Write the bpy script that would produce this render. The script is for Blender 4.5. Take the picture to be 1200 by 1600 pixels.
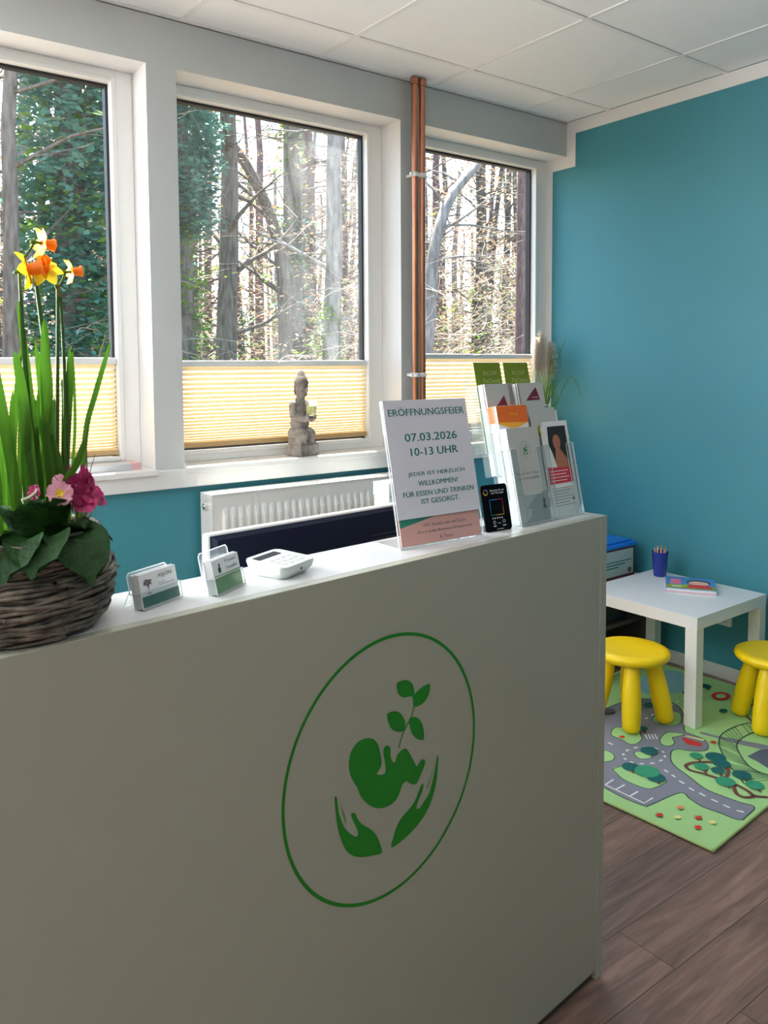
import bpy, math, random
from mathutils import Matrix, Vector
from math import sin, cos, pi, radians

for o in list(bpy.data.objects):
    bpy.data.objects.remove(o)
SC = bpy.context.scene
COL = SC.collection

# ---------------------------------------------------------------- camera
cam_data = bpy.data.cameras.new('camera')
cam = bpy.data.objects.new('camera', cam_data)
COL.objects.link(cam)
cam.location = (-3.5414, -2.8872, 1.4524)
cam.rotation_euler = (radians(86.2694), radians(0.4906), radians(-35.8368))
cam_data.sensor_fit = 'HORIZONTAL'
cam_data.sensor_width = 36.0
cam_data.lens = 37.72
cam_data.shift_x = 0.0451
cam_data.shift_y = -0.1186
cam_data.clip_start = 0.02
cam_data.clip_end = 300
SC.camera = cam

# ---------------------------------------------------------------- light and exposure
SC.view_settings.view_transform = 'Standard'
SC.view_settings.look = 'None'
SC.view_settings.gamma = 1.0
SC.view_settings.use_curve_mapping = False
SC.view_settings.exposure = 0.12
SC.cycles.use_denoising = True
SC.cycles.max_bounces = 12
SC.cycles.diffuse_bounces = 7
SC.cycles.glossy_bounces = 4
SC.cycles.transparent_max_bounces = 24
SC.cycles.transmission_bounces = 6
SC.cycles.sample_clamp_indirect = 6.0
SC.cycles.caustics_reflective = False
SC.cycles.caustics_refractive = False

SKY_STRENGTH = 0.85
SUN_STRENGTH = 31.0
world = bpy.data.worlds.new('sky')
SC.world = world
world.use_nodes = True
wn = world.node_tree
for n in list(wn.nodes):
    wn.nodes.remove(n)
wo = wn.nodes.new('ShaderNodeOutputWorld')
wb = wn.nodes.new('ShaderNodeBackground')
ws = wn.nodes.new('ShaderNodeTexSky')
ws.sky_type = 'NISHITA'
ws.sun_disc = False
ws.sun_elevation = radians(50)
ws.sun_rotation = radians(18)
ws.dust_density = 1.0
wb.inputs['Strength'].default_value = SKY_STRENGTH
wn.links.new(ws.outputs[0], wb.inputs['Color'])
wn.links.new(wb.outputs[0], wo.inputs['Surface'])

sun_data = bpy.data.lights.new('sun', 'SUN')
sun_data.energy = SUN_STRENGTH
sun_data.angle = radians(0.6)
sun_data.color = (1.0, 0.95, 0.86)
sun = bpy.data.objects.new('sun', sun_data)
COL.objects.link(sun)
_az, _el = radians(18), radians(71)
_d = Vector((-sin(_az) * cos(_el), -cos(_az) * cos(_el), -sin(_el)))
sun.rotation_euler = _d.to_track_quat('-Z', 'Y').to_euler()
sun.location = (3, 12, 20)

OPEN = [(-3.456, -2.366), (-2.247, -1.159), (-1.040, 0.0)]                      # the three windows in view
OPEN_MORE = [(-4.665, -3.575), (-5.874, -4.784), (-7.083, -5.993)]                # further windows along the same wall, out of view
for wx0, wx1 in OPEN:                                                            # sampling portals in the window openings
    pd = bpy.data.lights.new('window_portal', 'AREA')
    pd.shape = 'RECTANGLE'
    pd.size = wx1 - wx0
    pd.size_y = 1.5
    pd.cycles.is_portal = True
    po = bpy.data.objects.new('window_portal', pd)
    COL.objects.link(po)
    po.location = ((wx0 + wx1) / 2, 0.27, 1.82)
    po.rotation_euler = (radians(-90), 0, 0)

DAY_POWER = 415.0
for (wx0, wx1), share in zip(OPEN_MORE, (0.40, 1.15, 1.45)):                                                       # added area lamps standing in for daylight at the further, unseen windows
    ad = bpy.data.lights.new('window_daylight', 'AREA')
    ad.shape = 'RECTANGLE'
    ad.size = wx1 - wx0
    ad.size_y = 1.45
    ad.energy = DAY_POWER * share
    ad.color = (0.93, 0.97, 1.0)
    ao = bpy.data.objects.new('window_daylight', ad)
    COL.objects.link(ao)
    ao.location = ((wx0 + wx1) / 2, 0.36, 1.82)
    ao.rotation_euler = (radians(-90 - 19), 0, 0)

# ---------------------------------------------------------------- materials
def lin(r, g, b):
    def f(c):
        c /= 255.0
        return c / 12.92 if c <= 0.04045 else ((c + 0.055) / 1.055) ** 2.4
    return (f(r), f(g), f(b))

def mat(name, color, rough=0.5, metal=0.0, spec=0.5, var=0.0, scale=20.0, bump=0.0, bscale=60.0, coat=0.0, color2=None,
        stretch=None, transl=0.0, detail=4.0):
    m = bpy.data.materials.new(name)
    m.use_nodes = True
    nt = m.node_tree
    b = nt.nodes['Principled BSDF']
    out = nt.nodes['Material Output']
    b.inputs['Base Color'].default_value = (*color, 1)
    b.inputs['Roughness'].default_value = rough
    b.inputs['Metallic'].default_value = metal
    b.inputs['Specular IOR Level'].default_value = spec
    b.inputs['Coat Weight'].default_value = coat
    tc = None
    if var > 0 or color2 or bump > 0:
        tc = nt.nodes.new('ShaderNodeTexCoord')
        mp = nt.nodes.new('ShaderNodeMapping')
        nt.links.new(tc.outputs['Object'], mp.inputs['Vector'])
        if stretch:
            mp.inputs['Scale'].default_value = stretch
    if var > 0 or color2:
        nz = nt.nodes.new('ShaderNodeTexNoise')
        nz.inputs['Scale'].default_value = scale
        nz.inputs['Detail'].default_value = detail
        nt.links.new(mp.outputs[0], nz.inputs['Vector'])
        cr = nt.nodes.new('ShaderNodeValToRGB')
        c2 = color2 or tuple(min(1, c * (1 + var)) for c in color)
        c1 = color if color2 else tuple(c * (1 - var) for c in color)
        cr.color_ramp.elements[0].position = 0.32
        cr.color_ramp.elements[1].position = 0.68
        cr.color_ramp.elements[0].color = (*c1, 1)
        cr.color_ramp.elements[1].color = (*c2, 1)
        nt.links.new(nz.outputs['Fac'], cr.inputs['Fac'])
        nt.links.new(cr.outputs['Color'], b.inputs['Base Color'])
    if bump > 0:
        n2 = nt.nodes.new('ShaderNodeTexNoise')
        n2.inputs['Scale'].default_value = bscale
        n2.inputs['Detail'].default_value = 5
        nt.links.new(mp.outputs[0], n2.inputs['Vector'])
        bp = nt.nodes.new('ShaderNodeBump')
        bp.inputs['Strength'].default_value = bump
        bp.inputs['Distance'].default_value = 0.01
        nt.links.new(n2.outputs['Fac'], bp.inputs['Height'])
        nt.links.new(bp.outputs['Normal'], b.inputs['Normal'])
    if transl > 0:
        t = nt.nodes.new('ShaderNodeBsdfTranslucent')
        if var > 0 or color2:
            nt.links.new(cr.outputs['Color'], t.inputs['Color'])
        else:
            t.inputs['Color'].default_value = (*color, 1)
        mx = nt.nodes.new('ShaderNodeMixShader')
        mx.inputs[0].default_value = transl
        nt.links.new(b.outputs[0], mx.inputs[1])
        nt.links.new(t.outputs[0], mx.inputs[2])
        nt.links.new(mx.outputs[0], out.inputs['Surface'])
    return m

def clear_mat(name, tint=(1, 1, 1), gloss=1.0, ior=1.45, white=0.0, dirt=0.0):
    """thin clear sheet: see-through with Fresnel reflection, optionally a veil of dirt or a whitish body"""
    m = bpy.data.materials.new(name)
    m.use_nodes = True
    nt = m.node_tree
    nt.nodes.remove(nt.nodes['Principled BSDF'])
    out = nt.nodes['Material Output']
    tr = nt.nodes.new('ShaderNodeBsdfTransparent')
    tr.inputs['Color'].default_value = (*tint, 1)
    gl = nt.nodes.new('ShaderNodeBsdfGlossy')
    gl.inputs['Roughness'].default_value = 0.02
    gl.inputs['Color'].default_value = (gloss, gloss, gloss, 1)
    fr = nt.nodes.new('ShaderNodeFresnel')
    ge = nt.nodes.new('ShaderNodeNewGeometry')          # the sheet reflects alike on both of its faces
    mi = nt.nodes.new('ShaderNodeMapRange')
    mi.inputs['To Min'].default_value = ior
    mi.inputs['To Max'].default_value = 1.0 / ior
    nt.links.new(ge.outputs['Backfacing'], mi.inputs['Value'])
    nt.links.new(mi.outputs['Result'], fr.inputs['IOR'])
    mx = nt.nodes.new('ShaderNodeMixShader')
    nt.links.new(fr.outputs[0], mx.inputs[0])
    nt.links.new(tr.outputs[0], mx.inputs[1])
    nt.links.new(gl.outputs[0], mx.inputs[2])
    last = mx
    if white > 0 or dirt > 0:
        tl = nt.nodes.new('ShaderNodeBsdfTranslucent')
        tl.inputs['Color'].default_value = (0.9, 0.92, 0.93, 1)
        df = nt.nodes.new('ShaderNodeBsdfDiffuse')
        df.inputs['Color'].default_value = (0.85, 0.87, 0.88, 1)
        m1 = nt.nodes.new('ShaderNodeMixShader')
        m1.inputs[0].default_value = 0.45
        nt.links.new(tl.outputs[0], m1.inputs[1])
        nt.links.new(df.outputs[0], m1.inputs[2])
        m2 = nt.nodes.new('ShaderNodeMixShader')
        nt.links.new(last.outputs[0], m2.inputs[1])
        nt.links.new(m1.outputs[0], m2.inputs[2])
        if dirt > 0:
            tc = nt.nodes.new('ShaderNodeTexCoord')
            mp = nt.nodes.new('ShaderNodeMapping')
            mp.inputs['Scale'].default_value = (5.5, 1, 1.6)
            nt.links.new(tc.outputs['Object'], mp.inputs['Vector'])
            nz = nt.nodes.new('ShaderNodeTexNoise')
            nz.inputs['Scale'].default_value = 1.6
            nz.inputs['Detail'].default_value = 9
            nz.inputs['Roughness'].default_value = 0.72
            nz.inputs['Distortion'].default_value = 0.9
            nt.links.new(mp.outputs[0], nz.inputs['Vector'])
            cr = nt.nodes.new('ShaderNodeValToRGB')
            cr.color_ramp.elements[0].position = 0.42
            cr.color_ramp.elements[1].position = 0.78
            cr.color_ramp.elements[0].color = (0.03, 0.03, 0.03, 1)
            cr.color_ramp.elements[1].color = (dirt, dirt, dirt, 1)
            nt.links.new(nz.outputs['Fac'], cr.inputs['Fac'])
            # the dirt sits mostly in an upright streak on the right half of the pane (object X)
            sx = nt.nodes.new('ShaderNodeSeparateXYZ')
            nt.links.new(tc.outputs['Object'], sx.inputs[0])
            mr = nt.nodes.new('ShaderNodeValToRGB')
            e = mr.color_ramp.elements
            e[0].position = 0.42; e[0].color = (0.12, 0.12, 0.12, 1)
            e[1].position = 1.0; e[1].color = (0.45, 0.45, 0.45, 1)
            e2 = mr.color_ramp.elements.new(0.72); e2.color = (1, 1, 1, 1)
            nt.links.new(sx.outputs['X'], mr.inputs['Fac'])
            mu = nt.nodes.new('ShaderNodeMath'); mu.operation = 'MULTIPLY'
            nt.links.new(cr.outputs['Color'], mu.inputs[0])
            nt.links.new(mr.outputs['Color'], mu.inputs[1])
            nt.links.new(mu.outputs[0], m2.inputs[0])
        else:
            m2.inputs[0].default_value = white
        last = m2
    nt.links.new(last.outputs[0], out.inputs['Surface'])
    return m

M = {}
M['header'] = mat('light_grey_wall_paint', (0.56, 0.575, 0.575), 0.75, bump=0.05, bscale=250)
M['white'] = mat('white_gloss_paint', (0.76, 0.76, 0.76), 0.45)
M['frame'] = mat('white_window_plastic', (0.86, 0.86, 0.85), 0.3)
M['gasket'] = mat('dark_gasket', (0.015, 0.015, 0.017), 0.5)
M['teal'] = mat('teal_wall_paint', (0.042, 0.228, 0.285), 0.55, var=0.02, scale=2.0, bump=0.04, bscale=220)
M['beige'] = mat('beige_wall_paint', (0.135, 0.135, 0.11), 0.7)
M['ceiling'] = mat('mineral_ceiling_tile', (0.86, 0.875, 0.89), 0.9, bump=0.12, bscale=180, var=0.012, scale=1.4)
M['grid'] = mat('ceiling_grid_metal', (0.80, 0.80, 0.80), 0.4)
M['laminate'] = mat('white_counter_laminate', (0.38, 0.385, 0.315), 0.28)  # white laminate, with the shade on the front put into its colour
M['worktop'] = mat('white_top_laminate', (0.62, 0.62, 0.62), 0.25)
M['toe'] = mat('dark_toe_strip', (0.05, 0.045, 0.035), 0.6)
M['green'] = mat('green_sticker', lin(24, 128, 28), 0.5)
M['copper'] = mat('copper_pipe', (0.50, 0.21, 0.125), 0.30, metal=0.9, var=0.12, scale=8)
M['chrome'] = mat('chrome', (0.75, 0.75, 0.75), 0.2, metal=1.0)
M['radiator'] = mat('white_radiator_enamel', (0.84, 0.84, 0.83), 0.3)
M['black'] = mat('black_plastic', (0.008, 0.009, 0.013), 0.45)
M['blackgloss'] = mat('black_gloss_plastic', (0.003, 0.003, 0.004), 0.35, spec=0.06)
M['navyback'] = mat('navy_monitor_back', (0.004, 0.007, 0.020), 0.6, spec=0.12)
M['reader'] = mat('off_white_reader_plastic', (0.60, 0.63, 0.60), 0.4)
M['plastic_white'] = mat('white_plastic', (0.82, 0.83, 0.82), 0.35)
M['alu'] = mat('white_aluminium_rail', (0.80, 0.81, 0.83), 0.35)
M['pleat'] = mat('cream_pleated_fabric', (0.97, 0.83, 0.58), 0.8, transl=0.8)
M['pleatrail'] = mat('tan_fabric_rail', (0.50, 0.33, 0.16), 0.7)
M['stone'] = mat('weathered_grey_stone', (0.19, 0.165, 0.15), 0.9, color2=(0.33, 0.29, 0.265), scale=45, bump=0.5, bscale=120)
M['wax'] = mat('pale_yellow_wax', (0.80, 0.80, 0.40), 0.5, transl=0.3)
M['glassy'] = clear_mat('tumbler_glass', (0.97, 0.98, 0.97), 1.0, 1.45, white=0.10)
M['pane'] = clear_mat('window_glass', (0.97, 0.98, 0.97), 0.8, 1.45)
M['pane_dirty'] = clear_mat('smeared_window_glass', (0.97, 0.98, 0.97), 0.8, 1.45, dirt=0.22)
M['acryl'] = clear_mat('clear_acrylic', (0.96, 0.975, 0.97), 0.9, 1.40, white=0.04)
M['acryl_edge'] = clear_mat('bright_acrylic_edge', (0.95, 0.97, 0.97), 1.0, 1.6, white=0.8)  # whitish body paints in the highlights along the acrylic edges
M['paper'] = mat('white_paper', (0.80, 0.80, 0.80), 0.7)
M['poster'] = mat('pale_lilac_paper', (0.66, 0.65, 0.72), 0.6)
M['ink_teal'] = mat('teal_ink', lin(14, 110, 104), 0.6)
M['pink'] = mat('salmon_paper', lin(240, 172, 164), 0.6)
M['leafgreen'] = mat('emerald_paper', lin(0, 140, 112), 0.6)
M['ink_grey'] = mat('grey_ink', lin(110, 92, 92), 0.6)
M['ink_dark'] = mat('dark_ink', (0.03, 0.035, 0.035), 0.6)
M['ink_white'] = mat('white_ink', (0.85, 0.85, 0.85), 0.6)
M['card'] = mat('white_card_stock', (0.78, 0.78, 0.79), 0.5)
M['cardgreen'] = mat('dark_green_print', lin(20, 82, 66), 0.5)
M['cardlime'] = mat('mid_green_print', lin(112, 150, 96), 0.5)
M['olive'] = mat('olive_green_print', lin(122, 140, 16), 0.5, transl=0.15)
M['olive_ink'] = mat('pale_olive_ink', lin(180, 190, 120), 0.5)
M['greypaper'] = mat('light_grey_paper', (0.52, 0.52, 0.50), 0.55)
M['maroon'] = mat('maroon_print', lin(120, 10, 42), 0.5)
M['orange'] = mat('orange_print', lin(232, 108, 18), 0.5)
M['gold'] = mat('gold_print', lin(236, 168, 40), 0.5)
M['lime'] = mat('lime_print', lin(150, 172, 30), 0.5)
M['red'] = mat('red_print', lin(205, 40, 62), 0.5)
M['brown'] = mat('brown_print', lin(96, 58, 44), 0.5)
M['skin'] = mat('printed_skin_tone', lin(176, 112, 84), 0.5)
M['peach'] = mat('printed_peach', lin(240, 186, 160), 0.5)
M['bookblue'] = mat('printed_blue', lin(70, 140, 205), 0.4)
M['bookpink'] = mat('printed_pink', lin(225, 110, 150), 0.4)
M['bookred'] = mat('printed_red', lin(220, 46, 56), 0.4)
M['table'] = mat('white_lacquer_table', (0.83, 0.82, 0.78), 0.3)
M['tabletop'] = mat('white_lacquer_top', (0.83, 0.83, 0.84), 0.22)
M['yellow'] = mat('yellow_plastic', (0.95, 0.65, 0.0), 0.42)
M['cupblue'] = mat('dark_blue_plastic', (0.012, 0.03, 0.27), 0.25)
M['lidblue'] = mat('bright_blue_plastic', (0.01, 0.19, 0.70), 0.3)
M['boxred'] = mat('dark_red_plastic', (0.10, 0.012, 0.022), 0.35)
M['label_grey'] = mat('pale_label', lin(170, 190, 186), 0.5)
M['shelf'] = mat('dark_shelf_board', (0.09, 0.08, 0.075), 0.5)
M['pencilwood'] = mat('pencil_wood', lin(236, 170, 130), 0.6)
M['soil'] = mat('potting_soil', (0.02, 0.015, 0.011), 0.95, bump=0.6, bscale=90)
M['wicker'] = mat('brown_twig', (0.050, 0.042, 0.034), 0.9, color2=(0.27, 0.235, 0.19), scale=34, bump=0.4, bscale=140)
M['blade'] = mat('daffodil_leaf_green', (0.050, 0.135, 0.010), 0.45, transl=0.5)
M['stalk'] = mat('daffodil_stalk_green', (0.06, 0.15, 0.02), 0.45, transl=0.25)
M['petal'] = mat('yellow_petal', (0.82, 0.58, 0.02), 0.5, transl=0.4)
M['trumpet'] = mat('orange_trumpet', (0.90, 0.26, 0.01), 0.5, transl=0.4)
M['primleaf'] = mat('dark_primrose_leaf', (0.010, 0.042, 0.006), 0.62, spec=0.25, var=0.25, scale=60, bump=0.5, bscale=110, transl=0.15)
M['primdeep'] = mat('magenta_petal', (0.42, 0.02, 0.12), 0.5, var=0.25, scale=60, transl=0.35)
M['primpale'] = mat('pale_pink_petal', (0.78, 0.36, 0.46), 0.5, transl=0.3)
M['plume'] = mat('cream_pampas_plume', (0.90, 0.84, 0.77), 0.9, transl=0.5)
M['grassblade'] = mat('fresh_green_blade', (0.16, 0.36, 0.06), 0.5, transl=0.4)
M['potgrey'] = mat('pale_grey_pot', (0.62, 0.63, 0.65), 0.5)
# ---------------------------------------------------------------- mesh helpers
class MB:
    """collects shapes; build() links them as one mesh object"""
    def __init__(self):
        self.v = []; self.f = []; self.mi = []; self.sm = []
    def add(self, vs, fs, mi=0, smooth=False, T=None):
        n = len(self.v)
        if T is not None:
            vs = [T @ Vector(p) for p in vs]
        self.v.extend([tuple(p) for p in vs])
        for f in fs:
            self.f.append([i + n for i in f]); self.mi.append(mi); self.sm.append(smooth)
        return self
    def box(self, x0, x1, y0, y1, z0, z1, mi=0, T=None):
        vs = [(x0, y0, z0), (x1, y0, z0), (x1, y1, z0), (x0, y1, z0), (x0, y0, z1), (x1, y0, z1), (x1, y1, z1), (x0, y1, z1)]
        fs = [(0, 3, 2, 1), (4, 5, 6, 7), (0, 1, 5, 4), (1, 2, 6, 5), (2, 3, 7, 6), (3, 0, 4, 7)]      # bottom, top, front, right, back, left
        if isinstance(mi, (list, tuple)):
            for f, k in zip(fs, mi):
                self.add(vs, [f], k, False, T)
            return self
        return self.add(vs, fs, mi, False, T)
    def tube(self, path, r, n=8, mi=0, caps=True, T=None, squash=1.0):
        P = [Vector(p) for p in path]
        k = len(P)
        if not hasattr(r, '__len__'):
            r = [r] * k
        vs = []; fs = []
        up = None
        for i in range(k):
            t = (P[min(i + 1, k - 1)] - P[max(i - 1, 0)])
            if t.length < 1e-9:
                t = Vector((0, 0, 1))
            t.normalize()
            if up is None:
                up = t.orthogonal().normalized()
            up = (up - t * up.dot(t))
            if up.length < 1e-6:
                up = t.orthogonal()
            up.normalize()
            s = t.cross(up)
            for j in range(n):
                a = 2 * pi * j / n
                vs.append(P[i] + up * (cos(a) * r[i]) + s * (sin(a) * r[i] * squash))
        for i in range(k - 1):
            for j in range(n):
                j2 = (j + 1) % n
                fs.append((i * n + j, i * n + j2, (i + 1) * n + j2, (i + 1) * n + j))
        self.add(vs, fs, mi, True, T)
        if caps:
            self.add(vs[:n], [tuple(range(n))[::-1]], mi, False, T)
            self.add(vs[-n:], [tuple(range(n))], mi, False, T)
        return self
    def lathe(self, prof, n=32, mi=0, T=None, smooth=True, ry=1.0):
        vs = []; fs = []
        for (r, z) in prof:
            for j in range(n):
                a = 2 * pi * j / n
                vs.append((r * cos(a), r * sin(a) * ry, z))
        for i in range(len(prof) - 1):
            for j in range(n):
                j2 = (j + 1) % n
                fs.append((i * n + j, i * n + j2, (i + 1) * n + j2, (i + 1) * n + j))
        return self.add(vs, fs, mi, smooth, T)
    def ell(self, c, r, T=None, n=20, m=12, mi=0):
        vs = []; fs = []
        for i in range(m + 1):
            th = pi * i / m
            for j in range(n):
                a = 2 * pi * j / n
                vs.append((sin(th) * cos(a) * r[0], sin(th) * sin(a) * r[1], -cos(th) * r[2]))
        for i in range(m):
            for j in range(n):
                j2 = (j + 1) % n
                fs.append((i * n + j, i * n + j2, (i + 1) * n + j2, (i + 1) * n + j))
        TT = Matrix.Translation(Vector(c))
        if T is not None:
            TT = TT @ T
        return self.add(vs, fs, mi, True, TT)
    def poly(self, pts, F, off=0.0, mi=0):
        """flat n-gon; F maps (u, v, w) to object space"""
        return self.add([F @ Vector((p[0], p[1], off)) for p in pts], [tuple(range(len(pts)))], mi)
    def prism(self, pts, F, w0, w1, mi=0):
        n = len(pts)
        a = sum(pts[i][0] * pts[(i + 1) % n][1] - pts[(i + 1) % n][0] * pts[i][1] for i in range(n))
        if a < 0:
            pts = pts[::-1]
        vs = [F @ Vector((p[0], p[1], w0)) for p in pts] + [F @ Vector((p[0], p[1], w1)) for p in pts]
        fs = [tuple(range(n))[::-1], tuple(range(n, 2 * n))]
        fs += [(i, (i + 1) % n, n + (i + 1) % n, n + i) for i in range(n)]
        return self.add(vs, fs, mi)
    def stroke(self, path, w, F, off=0.0, mi=0):
        L = []; R = []
        for i, p in enumerate(path):
            a = path[max(0, i - 1)]; b = path[min(len(path) - 1, i + 1)]
            dx, dy = b[0] - a[0], b[1] - a[1]
            l = math.hypot(dx, dy) or 1
            nx, ny = -dy / l * w / 2, dx / l * w / 2
            L.append((p[0] + nx, p[1] + ny)); R.append((p[0] - nx, p[1] - ny))
        n = len(path)
        vs = [F @ Vector((q[0], q[1], off)) for q in L + R]
        return self.add(vs, [(i, i + 1, n + i + 1, n + i) for i in range(n - 1)], mi)
    def build(self, name, mats, parent=None, loc=None, rot=None, bevel=0.0, seg=2):
        me = bpy.data.meshes.new(name)
        me.from_pydata(self.v, [], self.f)
        if not isinstance(mats, (list, tuple)):
            mats = [mats]
        for m in mats:
            me.materials.append(m)
        me.polygons.foreach_set('material_index', self.mi)
        me.polygons.foreach_set('use_smooth', self.sm)
        me.update()
        o = bpy.data.objects.new(name, me)
        COL.objects.link(o)
        if parent is not None:
            o.parent = parent
        if loc is not None:
            o.location = loc
        if rot is not None:
            o.rotation_euler = rot
        if bevel > 0:
            b = o.modifiers.new('bevel', 'BEVEL')
            b.width = bevel; b.segments = seg; b.limit_method = 'ANGLE'; b.angle_limit = radians(40)
            for p in me.polygons:
                p.use_smooth = False
        return o

def tag(o, label, cat, group=None, kind=None):
    o['label'] = label
    o['category'] = cat
    if group:
        o['group'] = group
    if kind:
        o['kind'] = kind
    return o

def thing(name, label, cat, loc=(0, 0, 0), rz=0.0, group=None):
    o = bpy.data.objects.new(name, None)
    o.empty_display_size = 0.05
    COL.objects.link(o)
    o.location = loc
    o.rotation_euler = (0, 0, rz)
    return tag(o, label, cat, group)

def struct(o, label, cat):
    return tag(o, label, cat, None, 'structure')

def copy_tree(o, parent=None):
    c = o.copy()
    COL.objects.link(c)
    if parent is not None:
        c.parent = parent
    for ch in list(o.children):
        copy_tree(ch, c)
    return c

def frame(origin, u, v):
    u = Vector(u).normalized(); v = Vector(v).normalized()
    w = u.cross(v)
    m = Matrix.Identity(4)
    for i in range(3):
        m[i][0] = u[i]; m[i][1] = v[i]; m[i][2] = w[i]; m[i][3] = origin[i]
    return m

IDENT = Matrix.Identity(4)

def text_mesh(lines, m, parent, F, off=0.0004, name='lettering', bold=0.0):
    """lines: (string, centre u, centre v, width, height) laid on the plane F as flat print"""
    mb = MB()
    for (s, cu, cv, w, h) in lines:
        cd = bpy.data.curves.new('print', 'FONT')
        cd.body = s
        cd.size = 1.0
        cd.resolution_u = 3
        to = bpy.data.objects.new('print', cd)
        COL.objects.link(to)
        bpy.context.view_layer.update()
        dg = bpy.context.evaluated_depsgraph_get()
        me = bpy.data.meshes.new_from_object(to.evaluated_get(dg))
        bpy.data.objects.remove(to)
        bpy.data.curves.remove(cd)
        vs = [v.co.copy() for v in me.vertices]
        if not vs:
            continue
        x0 = min(v.x for v in vs); x1 = max(v.x for v in vs)
        y0 = min(v.y for v in vs); y1 = max(v.y for v in vs)
        sx = w / (x1 - x0)
        sy = h / (y1 - y0) if h else sx
        out = [F @ Vector(((v.x - (x0 + x1) / 2) * sx + cu, (v.y - (y0 + y1) / 2) * sy + cv, off)) for v in vs]
        mb.add(out, [tuple(p.vertices) for p in me.polygons])
        if bold > 0:                     # heavier strokes
            uu = (F.to_3x3() @ Vector((1, 0, 0))) * bold
            ww = (F.to_3x3() @ Vector((0, 0, 1))) * 0.00006
            mb.add([q + uu + ww for q in out], [tuple(p.vertices) for p in me.polygons])
        bpy.data.meshes.remove(me)
    return mb.build(name, m, parent)

def circle(cu, cv, ru, rv=None, n=24, a0=0.0, a1=2 * pi):
    rv = rv or ru
    k = n if abs(a1 - a0 - 2 * pi) < 1e-6 else n + 1
    return [(cu + ru * cos(a0 + (a1 - a0) * i / n), cv + rv * sin(a0 + (a1 - a0) * i / n)) for i in range(k)]

def rrect(x0, x1, y0, y1, r, n=5):
    out = []
    for cx, cy, a in ((x1 - r, y1 - r, 0), (x0 + r, y1 - r, 90), (x0 + r, y0 + r, 180), (x1 - r, y0 + r, 270)):
        for i in range(n + 1):
            t = radians(a + 90 * i / n)
            out.append((cx + r * cos(t), cy + r * sin(t)))
    return out

def smooth_path(pts, n=6, closed=False):
    """Catmull-Rom through the points"""
    P = [Vector(p) for p in pts]
    k = len(P)
    out = []
    rng = range(k if closed else k - 1)
    for i in rng:
        if closed:
            p0, p1, p2, p3 = P[(i - 1) % k], P[i], P[(i + 1) % k], P[(i + 2) % k]
        else:
            p0, p1, p2, p3 = P[max(0, i - 1)], P[i], P[i + 1], P[min(k - 1, i + 2)]
        for j in range(n):
            t = j / n
            out.append(0.5 * (2 * p1 + (p2 - p0) * t + (2 * p0 - 5 * p1 + 4 * p2 - p3) * t * t + (3 * p1 - p0 - 3 * p2 + p3) * t ** 3))
    if not closed:
        out.append(P[-1])
    return out
# ---------------------------------------------------------------- room shell
H = 2.760          # ceiling
HB = 2.578         # underside of the header above the windows
SILL = 1.078
XL, YF = -7.6, -6.4
WT = 0.225          # window wall thickness

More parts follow.
